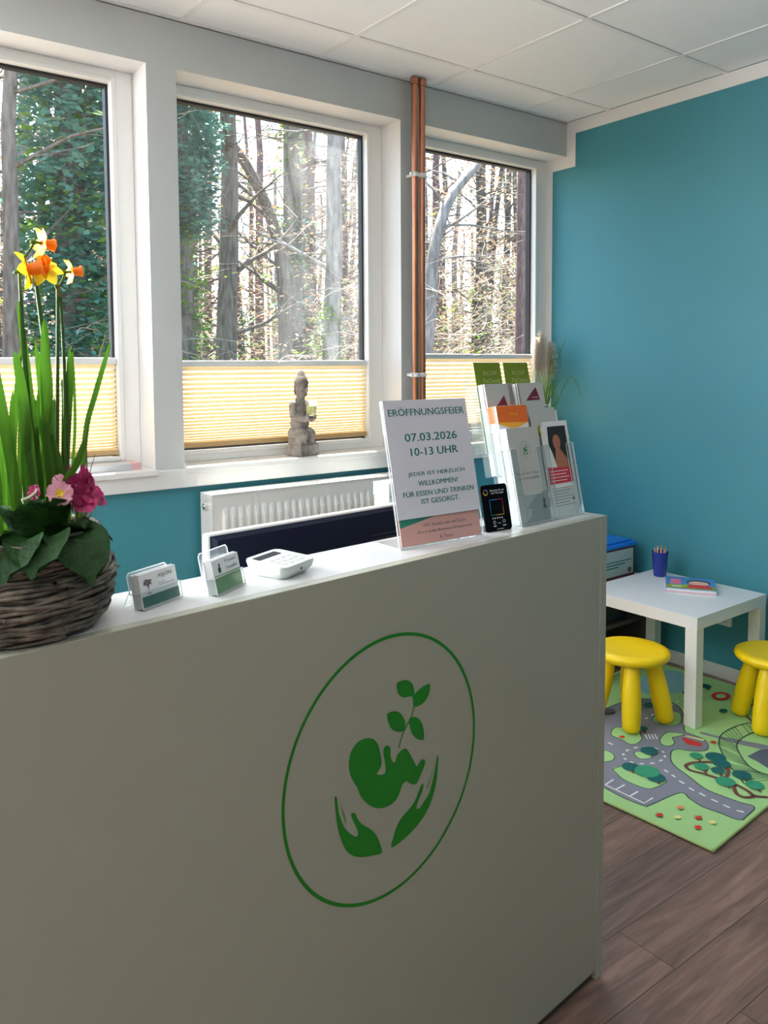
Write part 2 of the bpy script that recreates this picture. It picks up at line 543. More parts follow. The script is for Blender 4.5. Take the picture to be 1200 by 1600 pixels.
def floor_material():
    m = bpy.data.materials.new('brown_oak_planks')
    m.use_nodes = True
    nt = m.node_tree
    b = nt.nodes['Principled BSDF']
    tc = nt.nodes.new('ShaderNodeTexCoord')
    mp = nt.nodes.new('ShaderNodeMapping')
    mp.inputs['Location'].default_value = (0.58, 0.08, 0)
    nt.links.new(tc.outputs['Object'], mp.inputs['Vector'])
    br = nt.nodes.new('ShaderNodeTexBrick')
    br.offset = 0.37
    br.inputs['Scale'].default_value = 1.0
    br.inputs['Brick Width'].default_value = 1.25
    br.inputs['Row Height'].default_value = 0.16
    br.inputs['Mortar Size'].default_value = 0.0012
    br.inputs['Mortar Smooth'].default_value = 0.3
    br.inputs['Color1'].default_value = (0, 0, 0, 1)
    br.inputs['Color2'].default_value = (1, 1, 1, 1)
    br.inputs['Mortar'].default_value = (0.5, 0.5, 0.5, 1)
    nt.links.new(mp.outputs[0], br.inputs['Vector'])
    # grain: long noise, shifted per plank
    m2 = nt.nodes.new('ShaderNodeVectorMath'); m2.operation = 'MULTIPLY_ADD'
    m2.inputs[1].default_value = (1.4, 17, 1)
    nt.links.new(tc.outputs['Object'], m2.inputs[0])
    cx = nt.nodes.new('ShaderNodeCombineXYZ')
    mm = nt.nodes.new('ShaderNodeMath'); mm.operation = 'MULTIPLY'; mm.inputs[1].default_value = 37.0
    nt.links.new(br.outputs['Color'], mm.inputs[0])
    nt.links.new(mm.outputs[0], cx.inputs['X']); nt.links.new(mm.outputs[0], cx.inputs['Z'])
    nt.links.new(cx.outputs[0], m2.inputs[2])
    nz = nt.nodes.new('ShaderNodeTexNoise')
    nz.inputs['Scale'].default_value = 1.6
    nz.inputs['Detail'].default_value = 9
    nz.inputs['Roughness'].default_value = 0.62
    nz.inputs['Distortion'].default_value = 1.3
    nt.links.new(m2.outputs[0], nz.inputs['Vector'])
    cr = nt.nodes.new('ShaderNodeValToRGB')
    e = cr.color_ramp.elements
    e[0].position = 0.28; e[0].color = (0.125, 0.074, 0.062, 1)
    e[1].position = 0.78; e[1].color = (0.40, 0.262, 0.21, 1)
    k = e.new(0.52); k.color = (0.24, 0.148, 0.122, 1)
    nt.links.new(nz.outputs['Fac'], cr.inputs['Fac'])
    hs = nt.nodes.new('ShaderNodeMixRGB'); hs.blend_type = 'MULTIPLY'; hs.inputs[0].default_value = 1.0
    pl = nt.nodes.new('ShaderNodeValToRGB')
    pl.color_ramp.elements[0].color = (0.72, 0.70, 0.72, 1)
    pl.color_ramp.elements[1].color = (1.2, 1.12, 1.05, 1)
    nt.links.new(br.outputs['Color'], pl.inputs['Fac'])
    nt.links.new(cr.outputs['Color'], hs.inputs[1]); nt.links.new(pl.outputs['Color'], hs.inputs[2])
    sm = nt.nodes.new('ShaderNodeMixRGB'); sm.blend_type = 'MIX'
    sm.inputs[2].default_value = (0.03, 0.018, 0.013, 1)
    nt.links.new(br.outputs['Fac'], sm.inputs[0]); nt.links.new(hs.outputs[0], sm.inputs[1])
    nt.links.new(sm.outputs[0], b.inputs['Base Color'])
    b.inputs['Roughness'].default_value = 0.42
    bp = nt.nodes.new('ShaderNodeBump'); bp.inputs['Strength'].default_value = 0.12; bp.inputs['Distance'].default_value = 0.004
    nt.links.new(nz.outputs['Fac'], bp.inputs['Height']); nt.links.new(bp.outputs['Normal'], b.inputs['Normal'])
    return m

struct(MB().box(XL, 0.0, YF, 0.0, -0.06, 0.0).build('floor', floor_material()), 'brown oak plank floor of the waiting area', 'floor')
struct(MB().box(XL, 0.0, YF, WT, H, H + 0.05).build('ceiling', M['ceiling']), 'white suspended tile ceiling', 'ceiling')

g = MB()
y = -0.259
while y > YF:
    g.box(XL, 0, y - 0.011, y + 0.011, H - 0.004, H + 0.001); y -= 0.625
x = -0.350
while x > XL:
    g.box(x - 0.011, x + 0.011, YF, 0, H - 0.0035, H + 0.001); x -= 0.625
g.box(XL, 0, -0.020, 0.0, H - 0.003, H + 0.001)
struct(g.build('trim_1', M['grid']), 'white metal grid holding the ceiling tiles', 'ceiling grid')

w = MB()
w.box(XL, 0, 0, WT, HB, H - 0.007, mi=[2, 0, 0, 0, 2, 0])                                 # header
w.box(XL, 0, 0.012, WT, H - 0.007, H)                       # shadow gap under the ceiling
w.box(XL, OPEN_MORE[2][0], 0, WT, 1.0, HB)
PM = [0, 0, 0, 2, 2, 2]              # grey room face, white reveals
w.box(OPEN_MORE[2][1], OPEN_MORE[1][0], 0, WT, 1.0, HB, mi=PM)
w.box(OPEN_MORE[1][1], OPEN_MORE[0][0], 0, WT, 1.0, HB, mi=PM)
w.box(OPEN_MORE[0][1], OPEN[0][0], 0, WT, 1.0, HB, mi=PM)
w.box(OPEN[0][1], OPEN[1][0], 0, WT, 1.0, HB, mi=PM)
w.box(OPEN[1][1], OPEN[2][0], 0, WT, 1.0, HB, mi=PM)
for a, b in OPEN_MORE + OPEN:
    w.box(a, b, 0.145, WT, 1.0, SILL - 0.004)
w.box(XL, 0, 0, WT, 0, 1.0, mi=1)
w.box(0.0, 0.30, 0.1502, WT, -0.5, H + 0.05)
struct(w.build('wall_back', [M['header'], M['teal'], M['white']]), 'window wall with light grey header and piers over a teal lower part', 'wall')

struct(MB().box(0, 0.12, YF, 0.150, -0.06, H + 0.05).build('wall_right', M['teal']), 'teal painted side wall beside the windows', 'wall')
struct(MB().box(XL - 0.12, XL, YF, WT, -0.06, H + 0.05).build('wall_left', M['beige']), 'beige wall at the far end of the room', 'wall')
struct(MB().box(XL - 0.12, 0.12, YF - 0.12, YF, -0.06, H + 0.05).build('wall_front', M['beige']), 'beige wall behind the viewer', 'wall')

# white painted band that frames the teal wall
t = MB()
T0 = -0.003
t.box(T0, 0, YF, 0.0, 2.690, H - 0.0045)
t.box(T0, 0, -0.058, 0.0, HB + 0.0002, 2.6898)
t.box(T0, 0, -0.058, 0.142, 2.5162, HB)
t.box(T0, 0, 0.095, 0.142, SILL + 0.002, 2.516)
struct(t.build('trim_2', M['white']), 'white painted band edging the teal wall', 'trim')
struct(MB().box(-0.016, 0, YF, -0.001, 0.0, 0.062).build('baseboard_right', M['white'], bevel=0.004), 'white baseboard along the teal wall', 'baseboard')

# window sill board running through all openings, notched around the piers
s = MB()
s.box(XL, -0.001, -0.022, -0.0005, 1.000, SILL - 0.006)
for a, b in OPEN_MORE + OPEN:
    s.box(a + 0.001, b - 0.001, -0.034, 0.139, SILL - 0.022, SILL)
sl = s.build('trim_3', M['white'], bevel=0.003)
struct(sl, 'white window sill board under the three windows', 'window sill')

GZ0, GZ1 = 1.122, 2.531
GLASS = [(-3.40, -2.451), (-2.192, -1.247), (-0.985, -0.091)] + [(a + 0.056, b - 0.085) for a, b in OPEN_MORE]
PROTO = None
for i, ((a, b), (g0, g1)) in enumerate(zip(OPEN + OPEN_MORE, GLASS)):
    e = bpy.data.objects.new('window_%d' % (i + 1), None)
    COL.objects.link(e)
    e.location = (g0, 0.139, SILL)
    struct(e, ['left white framed window behind the flower basket', 'middle white framed window with a smeared pane',
               'right white framed window beside the teal wall', 'white framed window next along the wall past the daffodils',
               'white framed window further along the wall past the daffodils', 'white framed window at the far end of the window wall'][i], 'window')
    f = MB()
    A, B, Z0, Z1 = a - g0 + 0.001, b - g0 - 0.001, 0.0, HB - SILL - 0.001
    L, R, D, U = -0.02, g1 - g0 + 0.02, GZ0 - SILL - 0.018, GZ1 - SILL + 0.018
    f.box(A, L, 0, 0.062, Z0, Z1); f.box(R, B, 0, 0.062, Z0, Z1)
    f.box(L, R, 0, 0.062, Z0, D); f.box(L, R, 0, 0.062, U, Z1)
    f.build('window_frame', M['frame'], e, bevel=0.002)
    f = MB()
    l, r, d, u = 0.0, g1 - g0, GZ0 - SILL, GZ1 - SILL
    f.box(L, l, -0.006, 0.045, D, U); f.box(r, R, -0.006, 0.045, D, U)
    f.box(l, r, -0.006, 0.045, D, d); f.box(l, r, -0.006, 0.045, u, U)
    f.build('glazing_bead', M['frame'], e, bevel=0.004)
    f = MB()
    k = 0.010
    f.box(l, l + k, 0.030, 0.060, d, u); f.box(r - k, r, 0.030, 0.060, d, u)
    f.box(l + k, r - k, 0.030, 0.060, d, d + k); f.box(l + k, r - k, 0.030, 0.060, u - k, u)
    f.build('gasket', M['gasket'], e)
    MB().box(l + k, r - k, 0.044, 0.048, d + k, u - k).build('glass_pane', M['pane_dirty'] if i == 1 else M['pane'], e)

# ---------------------------------------------------------------- pleated blinds
def pleated_blind(g0, g1, ztop, zbot, label):
    e = thing('pleated_blind', label, 'blind', (g0 + 0.004, 0.150, zbot), 0, 'pleated blinds on the windows')
    W = g1 - g0 - 0.008
    h = ztop - zbot
    MB().box(0, W, -0.010, 0.014, h - 0.026, h).build('top_rail', M['alu'], e, bevel=0.004)
    MB().box(0, W, -0.008, 0.014, 0, 0.020).build('bottom_rail', M['pleatrail'], e, bevel=0.003)
    n = 20
    f = MB()
    zs = []
    zt = h - 0.026
    # pleats hang wider at the top than at the bottom
    wts = [1.0 + 1.3 * (k / n) for k in range(n)]
    tot = sum(wts)
    z = 0.018
    pts = [(0.0, z)]
    for k in range(n):
        dz = (zt - 0.018) * wts[k] / tot
        pts.append((-0.0075, z + dz * 0.5)); pts.append((0.0095, z + dz))
        z += dz
    vs = []
    for (yy, zz) in pts:
        vs += [(0.003, yy, zz), (W - 0.003, yy, zz)]
    f.add(vs, [(2 * k, 2 * k + 1, 2 * k + 3, 2 * k + 2) for k in range(len(pts) - 1)])
    f.build('fabric', M['pleat'], e)
    hd = MB()
    hd.box(W * 0.5 - 0.02, W * 0.5 + 0.02, -0.018, -0.010, h - 0.012, h - 0.004)
    hd.build('handle', M['plastic_white'], e, bevel=0.002)
    c = MB()
    for k in range(34):
        c.ell((W - 0.004, -0.009, 0.02 + (h - 0.05) * k / 33), (0.0016, 0.0016, 0.003), n=6, m=4)
    c.build('guide_cord', M['greypaper'], e)
    return e

pleated_blind(GLASS[0][0], GLASS[0][1], 1.502, 1.128, 'cream pleated blind on the window behind the daffodils')
pleated_blind(GLASS[1][0], GLASS[1][1], 1.490, 1.134, 'cream pleated blind on the middle window behind the stone figure')
pleated_blind(GLASS[2][0], GLASS[2][1], 1.522, 1.140, 'cream pleated blind on the window nearest the teal wall')

# ---------------------------------------------------------------- copper pipes
for px, lab in ((-1.121, 'copper heating pipe on the pier, the one nearer the middle window'), (-1.077, 'copper heating pipe on the pier, the one nearer the teal wall')):
    e = thing('copper_pipe', lab, 'pipe', (px, -0.055, 0.0), 0, 'copper pipes on the pier')
    MB().tube([(0, 0, 0.03), (0, 0, 1.4), (0, 0, H - 0.005)], 0.0145, 20).build('pipe', M['copper'], e)
    c = MB()
    c.tube([(0, 0, H - 0.035), (0, 0, H - 0.006)], 0.019, 20)
    c.build('ceiling_collar', M['copper'], e)
    for z in (2.327, 1.420):
        k = MB()
        k.lathe([(0.0150, -0.010), (0.0185, -0.010), (0.0185, 0.010), (0.0150, 0.010)], 20, T=Matrix.Translation((0, 0, z)))
        k.box(-0.006, 0.006, 0.014, 0.054, z - 0.006, z + 0.006)
        k.box(-0.026, -0.016, -0.006, 0.006, z - 0.008, z + 0.008)
        k.build('pipe_clip', M['plastic_white'], e)

# ---------------------------------------------------------------- radiator
def radiator():
    X0, X1, Z0, Z1, Yb, Yf = -2.198, -1.165, 0.32, 0.976, -0.035, -0.138
    e = thing('radiator', 'white ribbed panel radiator under the middle window', 'radiator', (X0, Yf, 0))
    W = X1 - X0; D = Yb - Yf
    n = 28
    prof = []
    f = MB()
    x = 0.035
    pw = (W - 0.07) / n
    pts = [(0.0, 0.004), (0.035, 0.004)]
    for k in range(n):
        a = 0.035 + k * pw
        pts += [(a + pw * 0.12, 0.004), (a + pw * 0.30, -0.013), (a + pw * 0.58, -0.013), (a + pw * 0.76, 0.004)]
    pts += [(W - 0.035, 0.004), (W, 0.004)]
    zl = [(0.035, 0.0), (0.075, 1.0), (0.58, 1.0), (0.62, 0.0)]
    vs = []
    for zz, k in ((0.0, 0), (0.035, 0), (0.075, 1), (0.565, 1), (0.605, 0), (Z1 - Z0, 0)):
        for (px, py) in pts:
            vs.append((px, 0.004 + (py - 0.004) * k, Z0 + zz))
    m = len(pts)
    fs = []
    for r in range(5):
        for j in range(m - 1):
            fs.append((r * m + j, r * m + j + 1, (r + 1) * m + j + 1, (r + 1) * m + j))
    f.add(vs, fs)
    f.box(0, W, 0.0045, 0.016, Z0, Z1)
    f.build('ribbed_panel', M['radiator'], e)
    b = MB().box(0, W, D - 0.014, D, Z0, Z1)
    b.box(0.02, W - 0.02, 0.016, D - 0.014, Z0 + 0.06, Z1 - 0.05)
    b.build('rear_panel', M['radiator'], e)
    s = MB().box(-0.002, 0.0, 0.002, D, Z0 + 0.01, Z1 + 0.003)
    s.build('side_cover', M['radiator'], e, bevel=0.0008)
    s = MB().box(W, W + 0.002, 0.002, D, Z0 + 0.01, Z1 + 0.003)
    s.build('side_cover', M['radiator'], e, bevel=0.0008)
    t = MB()
    t.box(0, W, 0.0, 0.016, Z1, Z1 + 0.004); t.box(0, W, D - 0.012, D, Z1, Z1 + 0.004)
    k = 0
    xx = 0.0
    while xx < W - 0.01:
        t.box(xx, xx + 0.006, 0.012, D - 0.010, Z1 - 0.002, Z1 + 0.003)
        xx += 0.0165
    t.build('top_grille', M['radiator'], e)
    v = MB()
    v.tube([(-0.002, D * 0.45, Z1 - 0.045), (-0.016, D * 0.45, Z1 - 0.045)], 0.0125, 18)
    v.tube([(-0.016, D * 0.45, Z1 - 0.045), (-0.020, D * 0.45, Z1 - 0.045)], 0.006, 6)
    v.build('air_vent', M['chrome'], e)
    for xx in (0.25, W - 0.25):
        k = MB()
        k.box(xx - 0.02, xx + 0.02, D, D + 0.034, Z0 + 0.12, Z1 - 0.12)
        k.build('wall_bracket', M['radiator'], e)
    for xx in (0.35, W - 0.35):
        ft = MB()
        ft.box(xx - 0.015, xx + 0.015, 0.03, 0.06, 0, Z0 + 0.05)
        ft.box(xx - 0.04, xx + 0.04, 0.02, 0.07, 0, 0.008)
        ft.build('standing_bracket', M['radiator'], e)
radiator()
# ---------------------------------------------------------------- reception counter
YAW = 0.09859
CC = (-1.9908, -1.7471)
CT = 1.1107
def c2w(s, d, z=CT):
    return (CC[0] + cos(YAW) * s - sin(YAW) * d, CC[1] + sin(YAW) * s + cos(YAW) * d, z)

counter = thing('reception_counter', 'tall white reception counter with a round green emblem on its front', 'counter', (CC[0], CC[1], 0), YAW)
CL = -2.0
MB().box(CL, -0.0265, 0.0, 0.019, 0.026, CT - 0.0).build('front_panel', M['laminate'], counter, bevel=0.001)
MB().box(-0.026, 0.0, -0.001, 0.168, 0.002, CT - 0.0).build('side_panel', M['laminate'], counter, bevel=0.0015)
MB().box(CL, -0.0265, 0.0195, 0.168, CT - 0.022, CT).build('counter_top', M['worktop'], counter, bevel=0.001)
MB().box(CL, -0.0265, 0.010, 0.018, 0.001, 0.0255).build('toe_strip', M['toe'], counter)
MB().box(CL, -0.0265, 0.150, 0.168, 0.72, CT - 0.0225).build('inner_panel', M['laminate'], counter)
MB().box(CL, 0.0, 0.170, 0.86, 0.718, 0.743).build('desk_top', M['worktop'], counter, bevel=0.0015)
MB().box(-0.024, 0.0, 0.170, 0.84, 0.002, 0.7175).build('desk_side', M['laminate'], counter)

LOGO = {
'leafTL':[(-0.6821,0.8997),(-0.6696,0.9017),(-0.6571,0.8991),(-0.6459,0.8917),(-0.6398,0.8808),(-0.6389,0.8659),(-0.6522,0.8678),(-0.6648,0.8696),(-0.6748,0.8760),(-0.6807,0.8867)],
'leafTR':[(-0.5973,0.8755),(-0.5984,0.8620),(-0.6054,0.8508),(-0.6171,0.8449),(-0.6317,0.8435),(-0.6410,0.8481),(-0.6409,0.8628),(-0.6342,0.8701),(-0.6211,0.8746),(-0.6080,0.8769)],
'stem':[(-0.6440,0.8692),(-0.6389,0.8530),(-0.6410,0.8426),(-0.6457,0.8311),(-0.6524,0.8221),(-0.6667,0.8064),(-0.6753,0.7909),(-0.6794,0.7820)],
'leafBL':[(-0.7069,0.8512),(-0.6996,0.8533),(-0.6864,0.8512),(-0.6750,0.8446),(-0.6665,0.8337),(-0.6616,0.8194),(-0.6667,0.8093),(-0.6802,0.8120),(-0.6935,0.8202),(-0.7022,0.8318),(-0.7060,0.8437)],
'leafBR':[(-0.6524,0.8257),(-0.6447,0.8282),(-0.6318,0.8232),(-0.6214,0.8126),(-0.6151,0.7976),(-0.6136,0.7777),(-0.6242,0.7796),(-0.6346,0.7859),(-0.6449,0.7976),(-0.6504,0.8123)],
'baby':[(-0.7958,0.7953),(-0.7934,0.8083),(-0.7843,0.8191),(-0.7706,0.8251),(-0.7522,0.8234),(-0.7383,0.8164),(-0.7289,0.8046),(-0.7243,0.7888),(-0.7206,0.7733),(-0.7231,0.7616),(-0.7317,0.7529),(-0.7126,0.7472),(-0.7124,0.7670),(-0.7162,0.7826),(-0.7146,0.7935),(-0.7064,0.7955),(-0.6991,0.7884),(-0.6987,0.7732),(-0.6939,0.7625),(-0.6880,0.7594),(-0.6830,0.7697),(-0.6729,0.7755),(-0.6603,0.7750),(-0.6527,0.7651),(-0.6425,0.7488),(-0.6338,0.7335),(-0.6270,0.7360),(-0.6206,0.7403),(-0.6138,0.7391),(-0.6106,0.7323),(-0.6165,0.7212),(-0.6244,0.7108),(-0.6323,0.7016),(-0.6417,0.7020),(-0.6505,0.7070),(-0.6581,0.7134),(-0.6657,0.7143),(-0.6708,0.7106),(-0.6759,0.7014),(-0.6835,0.6914),(-0.6984,0.6860),(-0.7155,0.6870),(-0.7323,0.6923),(-0.7487,0.7032),(-0.7625,0.7172),(-0.7716,0.7311),(-0.7761,0.7433),(-0.7850,0.7569),(-0.7925,0.7717),(-0.7959,0.7850)],
'handL':[(-0.8280,0.7468),(-0.8250,0.7474),(-0.8228,0.7432),(-0.8208,0.7287),(-0.8180,0.7139),(-0.8124,0.6980),(-0.8038,0.6824),(-0.7927,0.6700),(-0.7828,0.6618),(-0.7778,0.6615),(-0.7769,0.6664),(-0.7813,0.6787),(-0.7880,0.6918),(-0.7923,0.7040),(-0.7887,0.7054),(-0.7833,0.7023),(-0.7789,0.6935),(-0.7721,0.6821),(-0.7607,0.6716),(-0.7468,0.6597),(-0.7350,0.6460),(-0.7280,0.6323),(-0.7233,0.6196),(-0.7210,0.6077),(-0.7330,0.6091),(-0.7519,0.6142),(-0.7705,0.6203),(-0.7864,0.6292),(-0.7998,0.6408),(-0.8085,0.6549),(-0.8158,0.6717),(-0.8213,0.6911),(-0.8246,0.7096),(-0.8265,0.7274)],
'handR':[(-0.6980,0.6072),(-0.6939,0.6221),(-0.6863,0.6374),(-0.6737,0.6509),(-0.6584,0.6579),(-0.6455,0.6642),(-0.6351,0.6734),(-0.6272,0.6855),(-0.6192,0.6950),(-0.6155,0.6926),(-0.6177,0.6820),(-0.6246,0.6733),(-0.6315,0.6627),(-0.6336,0.6541),(-0.6247,0.6526),(-0.6141,0.6599),(-0.6033,0.6673),(-0.5963,0.6780),(-0.5897,0.6948),(-0.5832,0.7154),(-0.5787,0.7330),(-0.5749,0.7317),(-0.5760,0.7129),(-0.5799,0.6875),(-0.5871,0.6671),(-0.5980,0.6482),(-0.6115,0.6343),(-0.6301,0.6226),(-0.6535,0.6131),(-0.6740,0.6084)],
'f1':[(-0.8152,0.7283),(-0.8037,0.6910)],
'f2':[(-0.8100,0.7194),(-0.8032,0.6960)],
'f3':[(-0.5897,0.7157),(-0.6033,0.6806)],
'f4':[(-0.5962,0.6990),(-0.6060,0.6816)],
'ring':[(-0.6531,0.9815),(-0.8033,0.5336),(-0.9352,0.7591),(-0.4697,0.7565)],
}
FRONT = frame((0, 0, 0), (1, 0, 0), (0, 0, 1))          # u = along the counter, v = up, w = towards the viewer
em = MB()
cu, cv, R0, R1 = -0.703, 0.757, 0.2335, 0.2275
o1 = circle(cu, cv, R0, R0, 96); o2 = circle(cu, cv, R1, R1, 96)
n = 96
em.add([FRONT @ Vector((p[0], p[1], 0.0006)) for p in o1 + o2], [(i, (i + 1) % n, n + (i + 1) % n, n + i) for i in range(n)])
for k in ('leafTL', 'leafTR', 'leafBL', 'leafBR', 'baby', 'handL', 'handR'):
    pts = [(p.x, p.y) for p in smooth_path([(a, b, 0) for a, b in LOGO[k]], 3, True)]
    em.poly(pts, FRONT, 0.0006)
em.stroke([(p.x, p.y) for p in smooth_path([(a, b, 0) for a, b in LOGO['stem']], 4)], 0.0028, FRONT, 0.0007)
for k in ('f1', 'f2', 'f3', 'f4'):
    em.stroke(LOGO[k], 0.0009, FRONT, 0.0006)
em.build('emblem', M['green'], counter)

# ---------------------------------------------------------------- business cards in acrylic holders
def lean(deg):
    return Matrix.Rotation(radians(-deg), 4, 'X')       # tips the top away from the viewer (+y)

def card_holder(s, d, rz, width, back_h, front_h, depth, label):
    e = thing('business_card_holder', label, 'card holder', c2w(s, d), YAW + rz, 'acrylic business card holders')
    L = lean(12)
    b = MB()
    w = width
    b.box(0, w, 0, 0.0015, 0.002, front_h, T=L)
    b.box(0, w, depth, depth + 0.0015, 0.002, back_h, T=L)
    b.box(0, w, 0, depth, 0.001, 0.0025, T=L)
    b.box(0, 0.0015, 0.0015, depth, 0.0025, front_h, T=L)
    b.box(w - 0.0015, w, 0.0015, depth, 0.0025, front_h, T=L)
    b.build('holder_body', M['acryl'], e)
    f = MB()
    f.tube([L @ Vector(p) for p in ((0, 0, 0.002), (0, 0, front_h), (w, 0, front_h), (w, 0, 0.002), (0, 0, 0.002))], 0.0009, 6)
    f.tube([L @ Vector(p) for p in ((0, depth, front_h), (0, depth, back_h - 0.004), (0.004, depth, back_h), (w - 0.004, depth, back_h), (w, depth, back_h - 0.004), (w, depth, 0.003))], 0.0009, 6)
    f.tube([L @ Vector(p) for p in ((0, 0, front_h), (0, depth, front_h))], 0.0008, 6)
    f.tube([L @ Vector(p) for p in ((w, 0, front_h), (w, depth, front_h))], 0.0008, 6)
    # rear prop foot
    p0 = L @ Vector((0, depth, 0.03)); p1 = Vector((0, p0.y + 0.012, 0.0012))
    q0 = L @ Vector((w, depth, 0.03)); q1 = Vector((w, q0.y + 0.012, 0.0012))
    f.tube([p0, p1, q1, q0], 0.0009, 6)
    f.build('holder_edge', M['acryl_edge'], e)
    return e

def cards(s, d, rz, width, height, depth, n, first, rest, kind):
    L = lean(12)
    for k in range(n):
        if kind == 'tree':
            lab = first if k == 0 else rest
        else:
            lab = first if k == 0 else rest
        gap = (depth - 0.004) / n
        e = thing('business_card', lab, 'business card', c2w(s, d), YAW + rz, 'cards in the holder with the tree emblem' if kind == 'tree' else 'cards in the holder beside the card reader')
        y0 = 0.0022 + k * gap
        zz = 0.003 + height + (0.0008 * ((k * 7) % 3 - 1))
        c = MB()
        c.box(0.002, 0.002 + width, y0, y0 + gap * 0.8, 0.003, zz, T=L)
        c.build('card_stock', M['card'], e)
        F = L @ frame((0.002, y0, 0.003), (1, 0, 0), (0, 0, 1))
        if k == 0:
            g = MB()
            g.poly([(0, 0.001), (width, 0.001), (width, height * 0.33), (0, height * 0.33)], F, 0.0003)
            if kind != 'tree':
                g.poly([(0.001, 0.001), (width - 0.001, 0.001), (width - 0.001, height * 0.52), (0.001, height * 0.52)], F, 0.0004)
            g.build('green_band', M['cardgreen'] if kind == 'tree' else M['cardlime'], e)
            if kind == 'tree':
                t = MB()
                random.seed(4)
                cx, cy = width * 0.21, height * 0.66
                t.stroke([(cx, height * 0.40), (cx, height * 0.58)], 0.0016, F, 0.0004)
                t.stroke([(cx - 0.005, height * 0.39), (cx + 0.005, height * 0.39)], 0.0009, F, 0.0004)
                for q in range(16):
                    a = random.uniform(-0.2, pi + 0.2)
                    r = random.uniform(0.004, 0.0085)
                    t.stroke([(cx, height * 0.56), (cx + cos(a) * r * 0.5, cy + sin(a) * r * 0.5), (cx + cos(a) * r, cy + sin(a) * r)], 0.0005, F, 0.0004)
                    t.poly(circle(cx + cos(a) * r, cy + sin(a) * r, 0.0014, 0.0016, 7), F, 0.00045)
                t.build('tree_emblem', M['ink_grey'], e)
                text_mesh([('AfgON', width * 0.68, height * 0.80, width * 0.38, 0.0075), ('Lorem', width * 0.55, height * 0.62, 0.001, 0.001)][:1], M['ink_grey'], e, F, 0.0004)
                l = MB()
                l.stroke([(width * 0.48, height * 0.60), (width * 0.66, height * 0.60)], 0.0006, F, 0.0004)
                l.stroke([(width * 0.48, height * 0.54), (width * 0.90, height * 0.54)], 0.0006, F, 0.0004)
                l.build('print_lines', M['ink_grey'], e)
            else:
                t = MB()
                t.poly(circle(width * 0.24, height * 0.66, 0.004, 0.005, 14), F, 0.0004)
                t.poly(circle(width * 0.25, height * 0.80, 0.0022, 0.003, 10), F, 0.0004)
                t.build('round_emblem', M['cardgreen'], e)
                text_mesh([('Frauen', width * 0.68, height * 0.86, width * 0.40, 0.0050), ('Gesundheit', width * 0.70, height * 0.66, width * 0.42, 0.0050)], M['cardgreen'], e, F, 0.0004)

card_holder(-1.133, 0.052, radians(19), 0.082, 0.056, 0.026, 0.022, 'clear acrylic holder of tree emblem cards, the one beside the flower basket')
cards(-1.133, 0.052, radians(19), 0.077, 0.049, 0.022, 6, 'business card with a grey tree emblem at the front of its holder',
      'blank-edged business card packed behind the tree emblem card', 'tree')
card_holder(-1.017, 0.042, radians(24), 0.078, 0.068, 0.028, 0.022, 'clear acrylic holder of green cards, the one beside the card reader')
cards(-1.017, 0.042, radians(24), 0.073, 0.052, 0.020, 5, 'business card with a pale green lower half at the front of its holder',
      'blank-edged business card packed behind the half-green card', 'green')

# ---------------------------------------------------------------- card reader
def card_reader():
    e = thing('card_reader', 'small white card payment reader lying on the counter', 'card reader', c2w(-0.862, 0.094), YAW + radians(18))
    b = MB()
    levels = [(0.0, 0.034, 0.030), (0.003, 0.038, 0.034), (0.013, 0.045, 0.040), (0.022, 0.047, 0.042), (0.0255, 0.0465, 0.0415)]
    rings = []
    for z, hx, hy in levels:
        rings.append([(p[0], p[1], z + (0.003 * (p[1] / hy) if z > 0.01 else 0)) for p in rrect(-hx, hx, -hy, hy, 0.013, 5)])
    n = len(rings[0])
    vs = [p for r in rings for p in r]
    fs = []
    for i in range(len(rings) - 1):
        for j in range(n):
            fs.append((i * n + j, i * n + (j + 1) % n, (i + 1) * n + (j + 1) % n, (i + 1) * n + j))
    fs.append(tuple(range(n))[::-1]); fs.append(tuple(range((len(rings) - 1) * n, len(rings) * n)))
    b.add(vs, fs, smooth=False)
    b.build('casing', M['reader'], e)
    def top(px, py):
        return 0.028 + 0.006 * py / 0.049
    F = frame((0, 0, 0.0255), (1, 0, 0), (0, 1, 0.003 / 0.042))
    MB().prism(rrect(-0.036, 0.026, 0.016, 0.032, 0.002), F, 0.0, 0.0006).build('display', M['blackgloss'], e)
    k = MB()
    for i in range(4):
        for j in range(3):
            k.prism(rrect(-0.030 + i * 0.0165, -0.019 + i * 0.0165, -0.030 + j * 0.014, -0.022 + j * 0.014, 0.002), F, 0.0, 0.0005)
    k.build('keypad', M['greypaper'], e)
    MB().tube([(0.002, -0.0412, 0.013), (0.002, -0.0396, 0.013)], 0.0022, 10).build('charging_port', M['black'], e)
    return e
card_reader()

